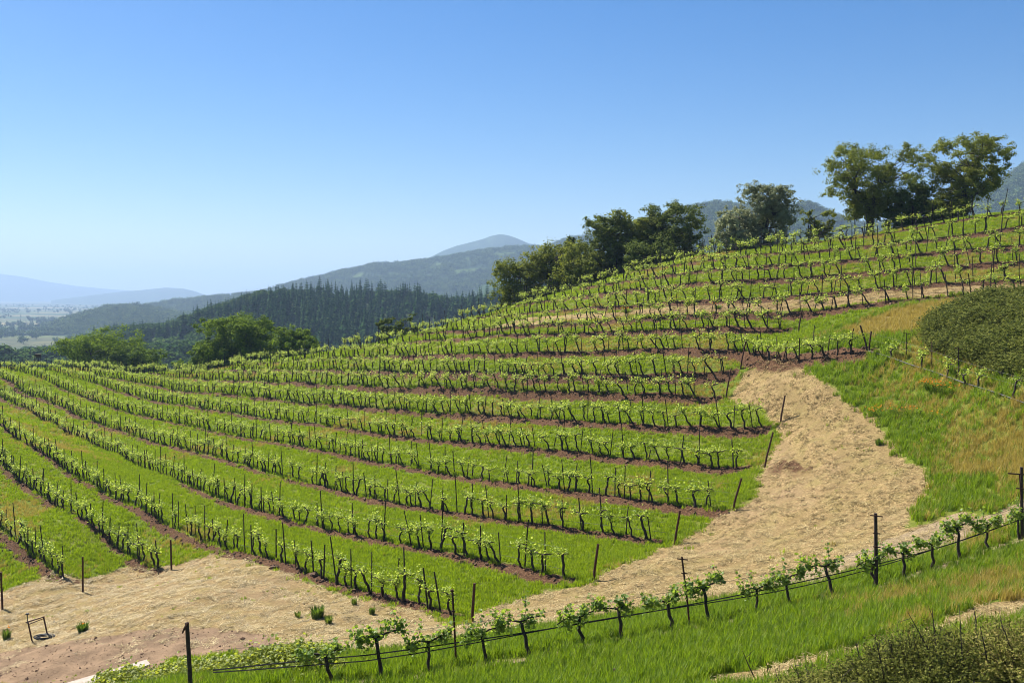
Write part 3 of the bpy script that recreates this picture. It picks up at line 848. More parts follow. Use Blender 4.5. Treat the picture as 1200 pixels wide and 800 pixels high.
# a darker wood behind the vineyard crest on the right
nb = 420
bp = RNG.uniform(790, 1260, nb); bd = RNG.uniform(230, 420, nb)
bx = pxaz(bp) * bd; bz = zbase(bx, bd)
tops = bd * (345 - (292 + 12 * vnoise(bp, bd, 40, 71) - (bp - 800) * 0.055)) / F_PX
hb = np.clip(tops - bz, 6, 60); ok = hb < 40
bx, bd, bz, hb = bx[ok], bd[ok], bz[ok], np.clip(hb[ok], 6, 26)
scatter('hillside_conifer_forest', np.c_[bx, bd, bz], rrot(len(bx)), np.c_[hb * 0.9, hb * 0.9, hb], RNG.integers(0, 5, len(bx)), FORLIB)

def grow_tree(name, px, py_top, d, half_w, label, cat, mat, seed, nclump=60, leaf=0.24, per=110, trunk_h=0.25, lean=0.0, top=0.6, spread=0.5, gap=0.0, sink=0.0, clump=0.5, tall=1.0, dz=0.0, yr=0.8):
    """trunk, bent limbs out to each clump, leaves in flattened clumps through the crown"""
    r = np.random.default_rng(seed)
    bx = pxaz(px) * d; by = d
    gz = float(zg(bx, by)) - 0.15
    H = d * (345 - py_top) / F_PX - gz
    R = half_w * d / F_PX
    root = empty(name, (bx, by, gz), (0, 0, 0), label, cat)
    c0 = H * trunk_h
    ch = H - c0
    cl = []
    tries = 0
    while len(cl) < nclump and tries < 6000:
        tries += 1
        a = r.uniform(0, 6.283); t = r.uniform(0, 1)
        prof = math.sin(min(1, (t * 0.93 + 0.07)) * math.pi * top + 0.25) ** 0.8 if tall == 1.0 else (1 - t) ** 0.55 * (0.4 + 0.6 * min(1, t * 4))
        rad = R * prof * math.sqrt(r.uniform(spread ** 2, 1))
        p = np.array([math.cos(a) * rad, math.sin(a) * rad * yr, c0 + ch * t * 0.96 - 0.12 * R])
        if gap and vnoise(p[0] * 1.0 + seed, p[2] + p[1] * 0.6, R * 0.3, seed) < gap - 0.55: continue
        cl.append(p)
    cl = np.array(cl)
    tr = MB(); lf = MB()
    r0 = 0.035 * H + 0.05
    fork = np.array([lean * H * 0.3, 0, c0 * 0.9 + 0.15 * ch])
    stem = np.array([(0, 0, 0), fork * (0.4, 1, 0.4) + r.normal(0, 0.08, 3), fork])
    tr.tube(stem, [r0 * 1.25, r0, r0 * 0.8], 8)
    main = []
    for k in range(6):
        e = cl[int(r.integers(0, len(cl)))] * (0.7, 0.7, 0.85)
        mid = fork + (e - fork) * 0.5 + np.array([0, 0, -0.05 * H]) + r.normal(0, 0.05 * H, 3)
        L = np.array([fork + (mid - fork) * 0.02, fork + (mid - fork) * 0.5 + r.normal(0, 0.02 * H, 3), mid, mid + (e - mid) * 0.5 + r.normal(0, 0.02 * H, 3), e])
        tr.tube(L, r0 * np.array([0.62, 0.5, 0.38, 0.27, 0.15]), 6)
        main += list(L[1:])
    main = np.array(main)
    for p in cl:
        k = int(np.argmin(((main - p) ** 2).sum(1) + r.uniform(0, R * R * 0.08, len(main))))
        q = main[k]; mid = (p + q) / 2 + r.normal(0, 0.07 * R, 3)
        tr.tube([q, mid, p], r0 * np.array([0.2, 0.11, 0.04]), 4, False)
        s = clump * R * r.uniform(0.20, 0.36)
        m = int(1.55 * per * r.uniform(0.7, 1.3))
        sub = p + r.normal(0, 1, (7, 3)) * (s, s, s * 0.6)
        pk = sub[r.integers(0, 7, m)]
        pts = pk + r.normal(0, 1, (m, 3)) * (s * 0.36, s * 0.36, s * 0.27)
        lf.leaves(pts, leaf, 0.3, r, out=(pts - pk) / (s * 0.36) + 0.7 * (pts - p) / s + np.array([0, 0, 0.5]))
    tr.build('trunk', M['bark'], root, True)
    lf.build('crown', mat, root)
    return root

# crest trees, left to right
grow_tree('oak_tree', 118, 390, 190, 42, 'broad round bright green oak beyond the crest, in front of the valley', 'tree', M['bright_leaf'], 501, 75, 0.357, 315, 0.05, top=0.55, spread=0.35, clump=0.75)
grow_tree('oak_tree', 160, 408, 188, 24, 'small low green oak tucked against the broad round oak beyond the crest', 'tree', M['bright_leaf'], 502, 40, 0.357, 273, 0.05, top=0.55, spread=0.3, clump=0.8)
grow_tree('oak_tree', 280, 369, 152, 40, 'big dark oak with bright sunlit side, beyond the crest beside a smaller oak', 'tree', M['bright_leaf'], 503, 80, 0.306, 336, 0.05, top=0.58, spread=0.35, clump=0.7)
grow_tree('oak_tree', 246, 396, 153, 18, 'low bright green oak at the foot of the big dark oak', 'tree', M['bright_leaf'], 504, 30, 0.306, 252, 0.05, top=0.55, spread=0.3, clump=0.85)
grow_tree('oak_tree', 344, 385, 146, 23, 'smaller rounded oak standing clear beside the big dark oak', 'tree', M['bright_leaf'], 505, 45, 0.289, 294, 0.05, top=0.58, spread=0.3, clump=0.8)
for i_, (bxp, byp, bd_, hw) in enumerate(((203, 422, 172, 10), (220, 419, 168, 13), (190, 426, 172, 7))):
    grow_tree('green_bush', bxp, byp, bd_, hw, ['small round green bush between the broad oak and the big dark oak', 'larger green bush between the broad oak and the big dark oak', 'tiny green bush just beside the broad round oak'][i_], 'bush', M['bright_leaf'], 510 + i_, 14, 0.34, 110, 0.02, top=0.5, spread=0.2, clump=1.1)
grow_tree('bay_tree', 452, 372, 128, 10, 'small dark bush poking above the top vine row half way along the crest', 'bush', M['bay_leaf'], 516, 14, 0.3, 90, 0.02, top=0.5, spread=0.2, clump=1.1)
grow_tree('bay_tree', 476, 371, 127, 12, 'wider dark bush beside the small one above the top vine row', 'bush', M['bay_leaf'], 517, 16, 0.3, 90, 0.02, top=0.5, spread=0.2, clump=1.1)
grow_tree('bay_tree', 612, 302, 124, 32, 'low broad bay tree at the lower end of the tree clump on the crest', 'tree', M['oak_leaf'], 521, 70, 0.24, 170, 0.04, top=0.58, spread=0.3, clump=0.7)
grow_tree('bay_tree', 648, 284, 123, 33, 'rounded leafy tree second from the lower end of the clump', 'tree', M['oak_leaf'], 522, 80, 0.24, 170, 0.05, top=0.58, spread=0.35, clump=0.62)
grow_tree('bay_tree', 668, 277, 125, 13, 'thin dark tree top rising out of the low clump on the crest', 'tree', M['bay_leaf'], 523, 34, 0.24, 130, 0.1, tall=2.0, spread=0.2, clump=0.95)
grow_tree('bay_tree', 712, 246, 119, 33, 'tall dark tree with ragged top, first of the tall three on the crest', 'tree', M['bay_leaf'], 524, 95, 0.24, 150, 0.05, top=0.66, spread=0.35, clump=0.62, gap=0.1)
grow_tree('bay_tree', 744, 250, 118, 30, 'narrow tree with a split top in the middle of the tall three', 'tree', M['oak_leaf'], 525, 85, 0.24, 150, 0.05, top=0.7, spread=0.3, clump=0.66, gap=0.05)
grow_tree('bay_tree', 788, 237, 117, 34, 'tallest dark tree of the clump, its crown tapering to a point', 'tree', M['bay_leaf'], 526, 105, 0.24, 160, 0.05, top=0.66, spread=0.35, clump=0.6, gap=0.08)
grow_tree('bay_tree', 688, 288, 117, 27, 'low dark leafy tree at the foot of the tall three', 'tree', M['oak_leaf'], 527, 50, 0.24, 150, 0.03, top=0.55, spread=0.25, clump=0.8)
grow_tree('bay_tree', 765, 285, 113, 26, 'dense low dark tree below the tallest tree of the clump', 'tree', M['bay_leaf'], 528, 55, 0.24, 150, 0.03, top=0.55, spread=0.25, clump=0.8)
grow_tree('olive_tree', 896, 214, 108, 32, 'grey-green feathery tree standing alone on the crest', 'tree', M['olive_leaf'], 531, 130, 0.17, 170, 0.05, top=0.62, spread=0.25, clump=0.5, gap=0.1)
grow_tree('olive_tree', 862, 243, 107, 24, 'lower grey-green tree leaning against the feathery tree', 'tree', M['olive_leaf'], 532, 65, 0.19, 150, 0.05, top=0.6, spread=0.3, clump=0.62)
grow_tree('oak_tree', 1017, 165, 101, 54, 'large spreading live oak with open crown and dark bent limbs', 'tree', M['oak_leaf'], 541, 95, 0.17, 230, 0.30, top=0.60, spread=0.25, clump=0.46, gap=0.18)
grow_tree('oak_tree', 1127, 156, 97, 47, 'large live oak highest on the crest, thin airy crown', 'tree', M['oak_leaf'], 542, 88, 0.17, 220, 0.32, top=0.62, spread=0.25, clump=0.46, gap=0.18)
grow_tree('oak_tree', 958, 246, 104, 17, 'small low oak between the grey-green tree and the spreading oak', 'tree', M['oak_leaf'], 543, 26, 0.19, 110, 0.25, top=0.6, spread=0.3, clump=0.7)
grow_tree('oak_tree', 1064, 216, 99, 30, 'dark dense thicket tree filling the gap between the two live oaks', 'tree', M['bay_leaf'], 544, 80, 0.2, 160, 0.04, top=0.6, spread=0.3, clump=0.62)
grow_tree('oak_tree', 1108, 232, 96, 24, 'low leafy tree under the highest live oak', 'tree', M['oak_leaf'], 545, 50, 0.2, 150, 0.04, top=0.58, spread=0.3, clump=0.7)

# ------------------------------------------------------------------ vines
def vine_parts(seed, near=False):
    """trunk with two arms along the row (local x), and its young shoots"""
    r = np.random.default_rng(seed)
    t = MB(); l = MB()
    h = r.uniform(0.64, 0.95)
    off = r.normal(0, 0.05 if near else 0.11, 2)
    n_ = 6
    z_ = np.linspace(-0.1, h, n_)
    P = np.c_[np.linspace(0, off[0], n_) + np.r_[0, r.normal(0, 0.018 if near else 0.032, n_ - 2), 0], np.linspace(0, off[1], n_) + r.normal(0, 0.03, n_), z_]
    rr = np.linspace(0.048, 0.034, n_) * r.uniform(0.9, 1.15) if near else np.linspace(0.060, 0.042, n_) * r.uniform(0.8, 1.15); rr[0] *= 1.25; rr[-1] *= 1.25
    t.tube(P, rr, 7)
    head = P[-1]
    ends = []
    full = r.uniform(0.85, 1.2) if near else r.choice([0.45, 0.8, 1.0, 1.2, 1.45])
    for s in (-1, 1):
        L = r.uniform(0.42, 0.6) if near else r.uniform(0.30, 0.52)
        A = np.array([head, head + (s * L * 0.4, r.normal(0, 0.03), 0.07), head + (s * L, r.normal(0, 0.04), 0.06 + r.normal(0, 0.03))])
        t.tube(A, [0.028, 0.020, 0.012] if near else [0.042, 0.030, 0.016], 5)
        ends.append(A)
    k = int((13 if near else 9) * full)
    for i in range(k):
        A = ends[i % 2]
        u = r.uniform(0, 1)
        b0 = A[0] + (A[2] - A[0]) * u
        top_ = b0 + np.array([r.normal(0, 0.10), r.normal(0, 0.12), r.uniform(0.06, 0.34) if near else r.uniform(0.10, 0.42)])
        if r.random() < 0.12: top_ += np.array([r.normal(0, 0.1), r.normal(0, 0.1), 0.25])
        if r.random() < 0.22: top_[2] = b0[2] - r.uniform(0, 0.2)
        if near: t.tube([b0, (b0 + top_) / 2 + r.normal(0, 0.02, 3), top_], [0.007, 0.005, 0.003], 4, False)
        m = int((26 if near else 15) * r.uniform(0.6, 1.3))
        w = r.uniform(0, 1, m)[:, None]
        pts = b0 + (top_ - b0) * w + r.normal(0, 0.062 if near else 0.075, (m, 3))
        l.leaves(pts, 0.082 if near else 0.10, 0.3, r, 0.85, 6 if near else 4)
    return t, l

VINE = []
for i in range(14):
    t_, l_ = vine_parts(900 + i)
    VINE.append((t_.mesh('trunk', M['vine_bark'], True), l_.mesh('foliage', M['vine_leaf'])))
NEARVINE = []
for i in range(7):
    t_, l_ = vine_parts(950 + i, True)
    NEARVINE.append((t_.mesh('trunk', M['vine_bark'], True), l_.mesh('foliage', M['vine_leaf_near'])))

def joined(seed):
    t_, l_ = vine_parts(seed)
    me = t_.mesh('vine_shape', M['vine_bark'], True)
    V = np.vstack(t_.v + l_.v); Fc = t_.f + [tuple(i + t_.n for i in f) for f in l_.f]
    me2 = bpy.data.meshes.new('vine_shape'); me2.from_pydata(V.tolist(), [], Fc)
    me2.materials.append(M['vine_bark']); me2.materials.append(M['vine_leaf'])
    me2.polygons.foreach_set('material_index', [0] * len(t_.f) + [1] * len(l_.f))
    me2.update()
    return me2
VINELIB = libset('vine_shapes', [joined(900 + i) for i in range(14)])

ONES = ['', 'first', 'second', 'third', 'fourth', 'fifth', 'sixth', 'seventh', 'eighth', 'ninth', 'tenth', 'eleventh', 'twelfth', 'thirteenth', 'fourteenth', 'fifteenth', 'sixteenth', 'seventeenth', 'eighteenth', 'nineteenth']
TENS = {2: ('twentieth', 'twenty'), 3: ('thirtieth', 'thirty'), 4: ('fortieth', 'forty'), 5: ('fiftieth', 'fifty'), 6: ('sixtieth', 'sixty'), 7: ('seventieth', 'seventy'), 8: ('eightieth', 'eighty'), 9: ('ninetieth', 'ninety')}
def ordw(k):
    if k < 20: return ONES[k]
    if k % 10 == 0: return TENS[k // 10][0]
    return TENS[k // 10][1] + '-' + ONES[k % 10]
ROWNAME = {k: ordw(k) + ' terrace row' for k in ROWS}

def walk(xy, start, gap, jit=0.2, rng=RNG):
    """places along a row counted from its right-hand end"""
    P = xy[::-1]
    s = np.r_[0, np.cumsum(np.hypot(np.diff(P[:, 0]), np.diff(P[:, 1])))]
    q = start; out = []
    while q < s[-1] - 0.3:
        qq = min(max(q + rng.normal(0, jit), 0), s[-1])
        xx = np.interp(qq, s, P[:, 0]); yy = np.interp(qq, s, P[:, 1])
        e = min(qq + 0.5, s[-1]); e0 = max(e - 1.0, 0)
        dx = np.interp(e, s, P[:, 0]) - np.interp(e0, s, P[:, 0]); dy = np.interp(e, s, P[:, 1]) - np.interp(e0, s, P[:, 1])
        out.append((xx, yy, math.atan2(dy, dx)))
        q += gap
    return out

def lean_at(px):
    return -0.13 * np.clip((px - 250) / 300.0, 0.1, 1) * np.clip((1300 - px) / 200, 0.4, 1)

vines = []    # row, ordinal, x, y, angle, depth, px
stakes = []
for k, xy in ROWXY.items():
    gap = 1.0 if k < 9 else 1.12 if k < 13 else 1.22
    for i, (xx, yy, an) in enumerate(walk(xy, 0.9 if k < 13 else 0.2, gap)):
        if RNG.random() < 0.05: continue
        P_ = np.array([xx, yy, float(zg(xx, yy))]); a, b, d_ = project(P_)
        vines.append([k, xx, yy, P_[2], an, d_, a])
    cnt = 0
    for i, (xx, yy, an) in enumerate(walk(xy, 1.0, 1.45, 0.2)):
        if RNG.random() < 0.12: continue
        xx += RNG.normal(0, 0.06); yy += RNG.normal(0, 0.06)
        P_ = np.array([xx, yy, float(zg(xx, yy))]); a, b, d_ = project(P_)
        tallk = 1.95 if (i % 4 == 2) else RNG.uniform(1.25, 1.6)
        stakes.append([k, xx, yy, P_[2], an, d_, a, tallk])

# ---- 300 nearest single vines (front row and right row included), the rest as one mass
fore_v = []
FV = [383,446,505,565,621,678,732,784,835,885,933,982,1022,1058,1093,1124,1161,1192]
fx = project(np.c_[FOREXY, zg(FOREXY[:, 0], FOREXY[:, 1])])[0]
for q, pxv in enumerate(FV):
    j_ = int(np.argmin(np.abs(fx - pxv)))
    a_ = FOREXY[max(j_ - 2, 0)]; b_ = FOREXY[min(j_ + 2, len(FOREXY) - 1)]
    fore_v.append((FOREXY[j_, 0], FOREXY[j_, 1], math.atan2(b_[1] - a_[1], b_[0] - a_[0])))
rx_ = project(np.c_[RIGHTXY, zg(RIGHTXY[:, 0], RIGHTXY[:, 1])])[0]
right_v = []
for pxv in (1046, 1080, 1112, 1130, 1147, 1190):
    j_ = int(np.argmin(np.abs(rx_ - pxv)))
    a_ = RIGHTXY[max(j_ - 2, 0)]; b_ = RIGHTXY[min(j_ + 2, len(RIGHTXY) - 1)]
    right_v.append((RIGHTXY[j_, 0], RIGHTXY[j_, 1], math.atan2(b_[1] - a_[1], b_[0] - a_[0])))

n_single = 298 - len(fore_v) - len(right_v)
seen = [v for v in vines if -10 < v[6] < 1210]
cut = sorted(v[5] for v in seen)[n_single]
proto_v = None
def put_vine(parts, x, y, z, an, lean, sc, label, group):
    o = bpy.data.objects.new('grapevine', None); o.empty_display_size = 0.1
    COL.objects.link(o)
    o.location = (x, y, z)
    o.rotation_euler = (Euler((0, 0, an)).to_matrix().to_4x4() if False else (Matrix.Rotation(lean, 4, 'Y') @ Matrix.Rotation(an, 4, 'Z'))).to_euler()
    o.scale = (sc, sc, sc)
    tag(o, label, 'grapevine', group)
    link_mesh('trunk', parts[0], o); link_mesh('foliage', parts[1], o)
    return o
ordn = {k: 0 for k in ROWS}
far = []
for v in vines:
    k = v[0]
    inview = -10 < v[6] < 1210
    if inview: ordn[k] += 1
    lean = lean_at(v[6]) * (1.7 if k >= 7 else 1.0) + RNG.normal(0, 0.13 if k >= 8 else 0.08)
    sc = RNG.uniform(0.95, 1.2) * (1.08 if k >= 8 else 1.0)
    flip = math.pi if RNG.random() < 0.5 else 0
    if inview and v[5] < cut:
        frm = 'from the end post of the ' if k < 13 else 'from the picture edge, '
        lab = 'gnarled grapevine, %s vine %s%s up' % (ordw(ordn[k]), frm, ROWNAME[k])
        put_vine(VINE[int(RNG.integers(0, 14))], v[1], v[2], v[3], v[4] + flip, lean, sc, lab, 'grapevines in the terrace rows')
    else:
        far.append((v[1], v[2], v[3], v[4] + flip, lean, sc))
far = np.array(far)
rots = np.array([(Matrix.Rotation(f[4], 3, 'Y') @ Matrix.Rotation(f[3], 3, 'Z')).to_euler()[:] for f in far])
o = scatter('vine_rows_foliage', far[:, :3], rots, far[:, 5], RNG.integers(0, 14, len(far)), VINELIB)
for q, (xx, yy, an) in enumerate(fore_v):
    lab = 'leafy grapevine on the black hoses, %s along the front row from the leafy hedge' % ordw(q + 1)
    put_vine(NEARVINE[q % 7], xx, yy, float(zg(xx, yy)), an, -0.10 + 0.09 * max(0, q - 10) / 7 + RNG.normal(0, 0.03), 1.12 + RNG.uniform(-0.07, 0.08), lab, 'grapevines in the front row')
for q, (xx, yy, an) in enumerate(right_v):
    lab = 'stumpy grapevine by the grey pipe, %s in line from the leaning post' % ordw(q + 1)
    put_vine(VINE[q % 9], xx, yy, float(zg(xx, yy)), an, RNG.normal(0.05, 0.1), 1.05, lab, 'grapevines along the grey pipe')

# ---- stakes
def stake_mesh(h, seed):
    r = np.random.default_rng(seed); b = MB()
    w = r.uniform(0.032, 0.042)
    b.tube([(0, 0, -0.25), (r.normal(0, .01), r.normal(0, .01), h * 0.5), (r.normal(0, .015), r.normal(0, .015), h)], [w, w * 0.95, w * 0.8], 5)
    return b.mesh('vine_stake', M['stake'])
STAKES = [stake_mesh(h_, 30 + i) for i, h_ in enumerate((1.45, 1.65, 1.85, 2.25))]
STLIB = libset('stake_shapes', STAKES)
seen = [s for s in stakes if -10 < s[6] < 1210]
cut = sorted(s[5] for s in seen)[285]
ordn = {k: 0 for k in ROWS}
farst = []
for s in stakes:
    k = s[0]; inview = -10 < s[6] < 1210
    if inview: ordn[k] += 1
    ix = 3 if s[7] > 1.9 else (0 if s[7] < 1.38 else 1 if s[7] < 1.5 else 2)
    lean = lean_at(s[6]) * (1.2 if k >= 7 else 0.8) + RNG.normal(0, 0.06)
    rot = (RNG.normal(0, 0.04), lean, RNG.uniform(0, 6.28))
    if inview and s[5] < cut:
        o = link_mesh('vine_stake', STAKES[ix]); o.location = (s[1], s[2], s[3]); o.rotation_euler = rot
        frm = 'from the end post of the ' if k < 13 else 'from the picture edge, '
        tag(o, '%s dark stake, %s stake %s%s up' % ('tall' if ix == 3 else 'short', ordw(ordn[k]), frm, ROWNAME[k]), 'stake', 'stakes in the terrace rows')
    else:
        farst.append((s[1], s[2], s[3], *rot, ix))
farst = np.array(farst)
scatter('far_row_stakes', farst[:, :3], farst[:, 3:6], np.ones(len(farst)), farst[:, 6].astype(int), STLIB)

# ---- wires of each row
def strand(b, xy, h, r, sag=0.03, dz=None, step=3):
    P = xy[::step]
    Zp = zg(P[:, 0], P[:, 1])
    for _ in range(8):
        Zp[1:-1] = (Zp[:-2] + Zp[1:-1] * 2 + Zp[2:]) / 4
    Zp = Zp + h + sag * np.sin(np.arange(len(P)) * 0.55)
    b.tube(np.c_[P, Zp], r, 4)
for k, xy in ROWXY.items():
    b = MB()
    strand(b, xy, 0.86, 0.0045); strand(b, xy, 1.30, 0.004); strand(b, xy, 0.38, 0.008)
    tag(b.build('trellis_wire', M['wire']), 'thin trellis wires and drip line strung along the %s up from the bottom' % ROWNAME[k], 'wire', 'trellis wires of the rows')

# ---- leaning end posts of the rows
ENDP = {1: ((97, 695), (97, 652)), 2: ((201, 669), (200, 632)), 3: ((553, 730), (556, 683)), 4: ((695, 682), (701, 637)), 5: ((790, 640), (797, 598)), 6: ((858, 601), (869, 560)),
        7: ((895, 549), (906, 506)), 8: ((914, 501), (920, 463)), 9: ((850, 470), (857, 431)), 10: ((867, 439), (874, 400)), 11: ((1018, 414), (1021, 388)), 12: ((935, 391), (940, 363))}
def post_between(b, pb, pt, rad, k=8, sink=0.3):
    g = raycast(*pb); d_ = float(g @ FW)
    t = unproj(pt[0], pt[1], d_)
    g = np.array([g[0], g[1], float(zg(g[0], g[1]))])
    ax = (t - g) / np.linalg.norm(t - g)
    L = np.linalg.norm(t - g)
    P = [(0, 0, -sink)] + [tuple(ax * L * u) for u in (0.3, 0.7, 1.0)]
    b.tube(P, rad * np.array([1.05, 1, 0.95, 0.92]), k)
    return g, ax, L
for k, (pb, pt) in ENDP.items():
    b = MB()
    g, ax, L = post_between(b, pb, pt, 0.055)
    o = b.build('end_post', M['rust']); o.location = tuple(g)
    tag(o, '%s brown end post closing the %s counted up from the bottom' % ('upright' if k < 4 else 'leaning', ROWNAME[k]), 'post', 'end posts of the rows')
b = MB(); g, ax, L = post_between(b, (3, 714), (1, 670), 0.055)
o = b.build('end_post', M['rust']); o.location = tuple(g); tag(o, 'upright brown end post at the very edge of the straw clearing, row outside the picture', 'post', 'end posts of the rows')
b = MB(); g, ax, L = post_between(b, (1017, 413), (1008, 381), 0.06)
o = b.build('brace_post', M['oldwood']); o.location = tuple(g); tag(o, 'dark post leaning back against the upright post above the poppy bank', 'post')

# ---- trellis posts with crossarms
def trellis_post(name, pb, pt, rad, arms, label, mat, armlen=0.45, group=None, ang=0.2, metal=True):
    pst = MB()
    g, ax, L = post_between(pst, pb, pt, rad)
    root = empty(name, tuple(g), (0, 0, 0), label, 'post', group)
    pst.build('post', mat, root)
    for (u, al) in arms:
        a = MB(); c = ax * L * u
        dr = np.array([math.cos(ang), math.sin(ang), -0.16])
        a.tube([c - dr * al / 2 + (0, -rad - 0.012, 0), c + dr * al / 2 + (0, -rad - 0.012, 0)], 0.018, 6)
        a.box(c + (0, -rad * 0.6, 0), (0.05, rad * 1.3, 0.05))
        a.build('crossarm', M['rust'], root)
    return root
trellis_post('trellis_post', (535, 781), (530, 690), 0.028, [(0.985, 0.10), (0.72, 0.10)], 'thin rusty trellis post between front row vines, below the third row end post', M['rust'], group=None)
trellis_post('trellis_post', (809, 735), (799, 652), 0.028, [(0.97, 0.32), (0.77, 0.16), (0.61, 0.16)], 'thin dark trellis post with short crossarms in the middle of the front row', M['rust'])
trellis_post('trellis_post', (1027, 690), (1026, 601), 0.06, [(0.97, 0.42), (0.74, 0.25), (0.56, 0.25)], 'thick brown wooden trellis post with crossarms at the foot of the straw slope', M['oldwood'])
tp = trellis_post('trellis_post', (1198, 632), (1197, 547), 0.055, [], 'stout wooden trellis post with a crossbar frame at the edge of the picture', M['oldwood'])
a = MB()
a.tube([(-0.58, -0.1, 2.22), (0.5, -0.1, 2.14)], 0.025, 6); a.build('crossarm', M['rust'], tp)
a = MB(); a.tube([(-0.2, -0.1, 2.18), (-0.12, -0.1, 1.35)], 0.022, 6); a.tube([(-0.3, -0.1, 1.72), (0.08, -0.1, 1.70)], 0.022, 6); a.build('brace', M['rust'], tp)
tp = trellis_post('trellis_post', (224, 812), (219, 729), 0.055, [], 'dark weathered post with a hooked top rising in front of the leafy hedge', M['oldwood'])
a = MB(); a.tube([(-0.02, -0.06, 1.78), (-0.1, -0.07, 1.66), (-0.17, -0.06, 1.52)], [0.03, 0.03, 0.02], 5); a.build('hook', M['rust'], tp)
b = MB(); g, ax, L = post_between(b, (722, 800), (720, 783), 0.035)
o = b.build('grade_stake', M['oldwood']); o.location = tuple(g); tag(o, 'short brown stake stub in the grass below the front row', 'stake')
trellis_post('metal_post', (1062, 421), (1062, 390), 0.03, [(0.98, 0.5), (0.6, 0.16), (0.4, 0.16)], 'metal trellis post with T top nearest the leaning post by the grey pipe', M['stake'])
trellis_post('metal_post', (1092, 434), (1092, 400), 0.03, [], 'plain metal post without crossarm by the grey pipe', M['rust'])
trellis_post('metal_post', (1124, 447), (1123, 407), 0.03, [(0.97, 0.5)], 'metal trellis post with T top in front of the dark ground cover', M['stake'])

# ---- hoses and pipe
b = MB(); strand(b, FOREXY, 0.66, 0.017, 0.03); b2 = MB(); strand(b2, FOREXY, 0.60, 0.015, -0.05)
tag(b.build('drip_hose', M['hose']), 'upper black irrigation hose strung along the front row of vines', 'hose')
tag(b2.build('drip_hose', M['hose']), 'lower black irrigation hose sagging along the front row of vines', 'hose')
b = MB(); strand(b, FOREXY, 1.12, 0.004); tag(b.build('trellis_wire', M['wire']), 'thin cordon wire carrying the leafy vines of the front row', 'wire')
b = MB(); strand(b, RIGHTXY, 0.18, 0.035, 0.02, step=2); tag(b.build('irrigation_pipe', M['pipe']), 'pale grey irrigation pipe curving past the poppy bank below the ground cover', 'pipe')
b = MB(); strand(b, RIGHTXY, 0.9, 0.005); strand(b, RIGHTXY, 1.3, 0.005); tag(b.build('trellis_wire', M['wire']), 'thin wires between the metal posts above the grey pipe', 'wire')

# ------------------------------------------------------------------ shrubs, hedge, weeds, poppies
# leafy hedge, lower left
hp0 = np.array(unproj(120, 822, 29.5)); hp1 = np.array(unproj(300, 806, 26.8)); hp2 = np.array(unproj(405, 792, 25.4))
hroot = empty('vine_hedge', (float(hp1[0]), float(hp1[1]), float(zg(hp1[0], hp1[1]))), (0, 0, 0), 'dense low hedge of yellow-green vine leaves in front of the dirt track', 'hedge')
hl = MB(); hstem = MB()
N_ = 15000
u = RNG.uniform(0, 1, N_)
cxy = np.where(u[:, None] < 0.6, hp0[:2] + (hp1 - hp0)[:2] * (u[:, None] / 0.6), hp1[:2] + (hp2 - hp1)[:2] * ((u[:, None] - 0.6) / 0.4))
w_ = RNG.normal(0, 0.42, N_) * (1.0 - 0.35 * np.clip((u - 0.75) * 4, 0, 1))
cxy = cxy + np.c_[w_ * 0.25, w_]
htop = (0.66 + 0.20 * vnoise(cxy[:, 0], cxy[:, 1], 0.7, 9) + 0.12 * vnoise(cxy[:, 0], cxy[:, 1], 0.28, 10) + np.where(RNG.random(N_) < 0.06, RNG.uniform(0, 0.35, N_), 0)) * np.clip(np.minimum((1.0 - u) * 9, 1.0), 0.35, 1)
topz = 0.0
zz = zg(cxy[:, 0], cxy[:, 1]) + htop * np.sqrt(RNG.uniform(0.02, 1, N_)) * np.exp(-(w_ / 0.95) ** 2)
hl.leaves(np.c_[cxy, zz] - np.array(hroot.location), 0.088, 0.8, RNG, 0.85, 6)
hl.build('foliage', M['hedge_leaf'], hroot)
for i in range(26):
    uu = i / 25.0
    c = hp0[:2] + (hp1 - hp0)[:2] * (uu / 0.6) if uu < 0.6 else hp1[:2] + (hp2 - hp1)[:2] * ((uu - 0.6) / 0.4)
    p0 = np.array([c[0], c[1], float(zg(c[0], c[1])) - 0.1]) - np.array(hroot.location)
    hstem.tube([p0, p0 + RNG.normal(0, 0.06, 3) + (0, 0, 0.25), p0 + RNG.normal(0, 0.12, 3) + (0, 0, 0.42)], [0.03, 0.022, 0.01], 5)
hstem.build('stems', M['vine_bark'], hroot)

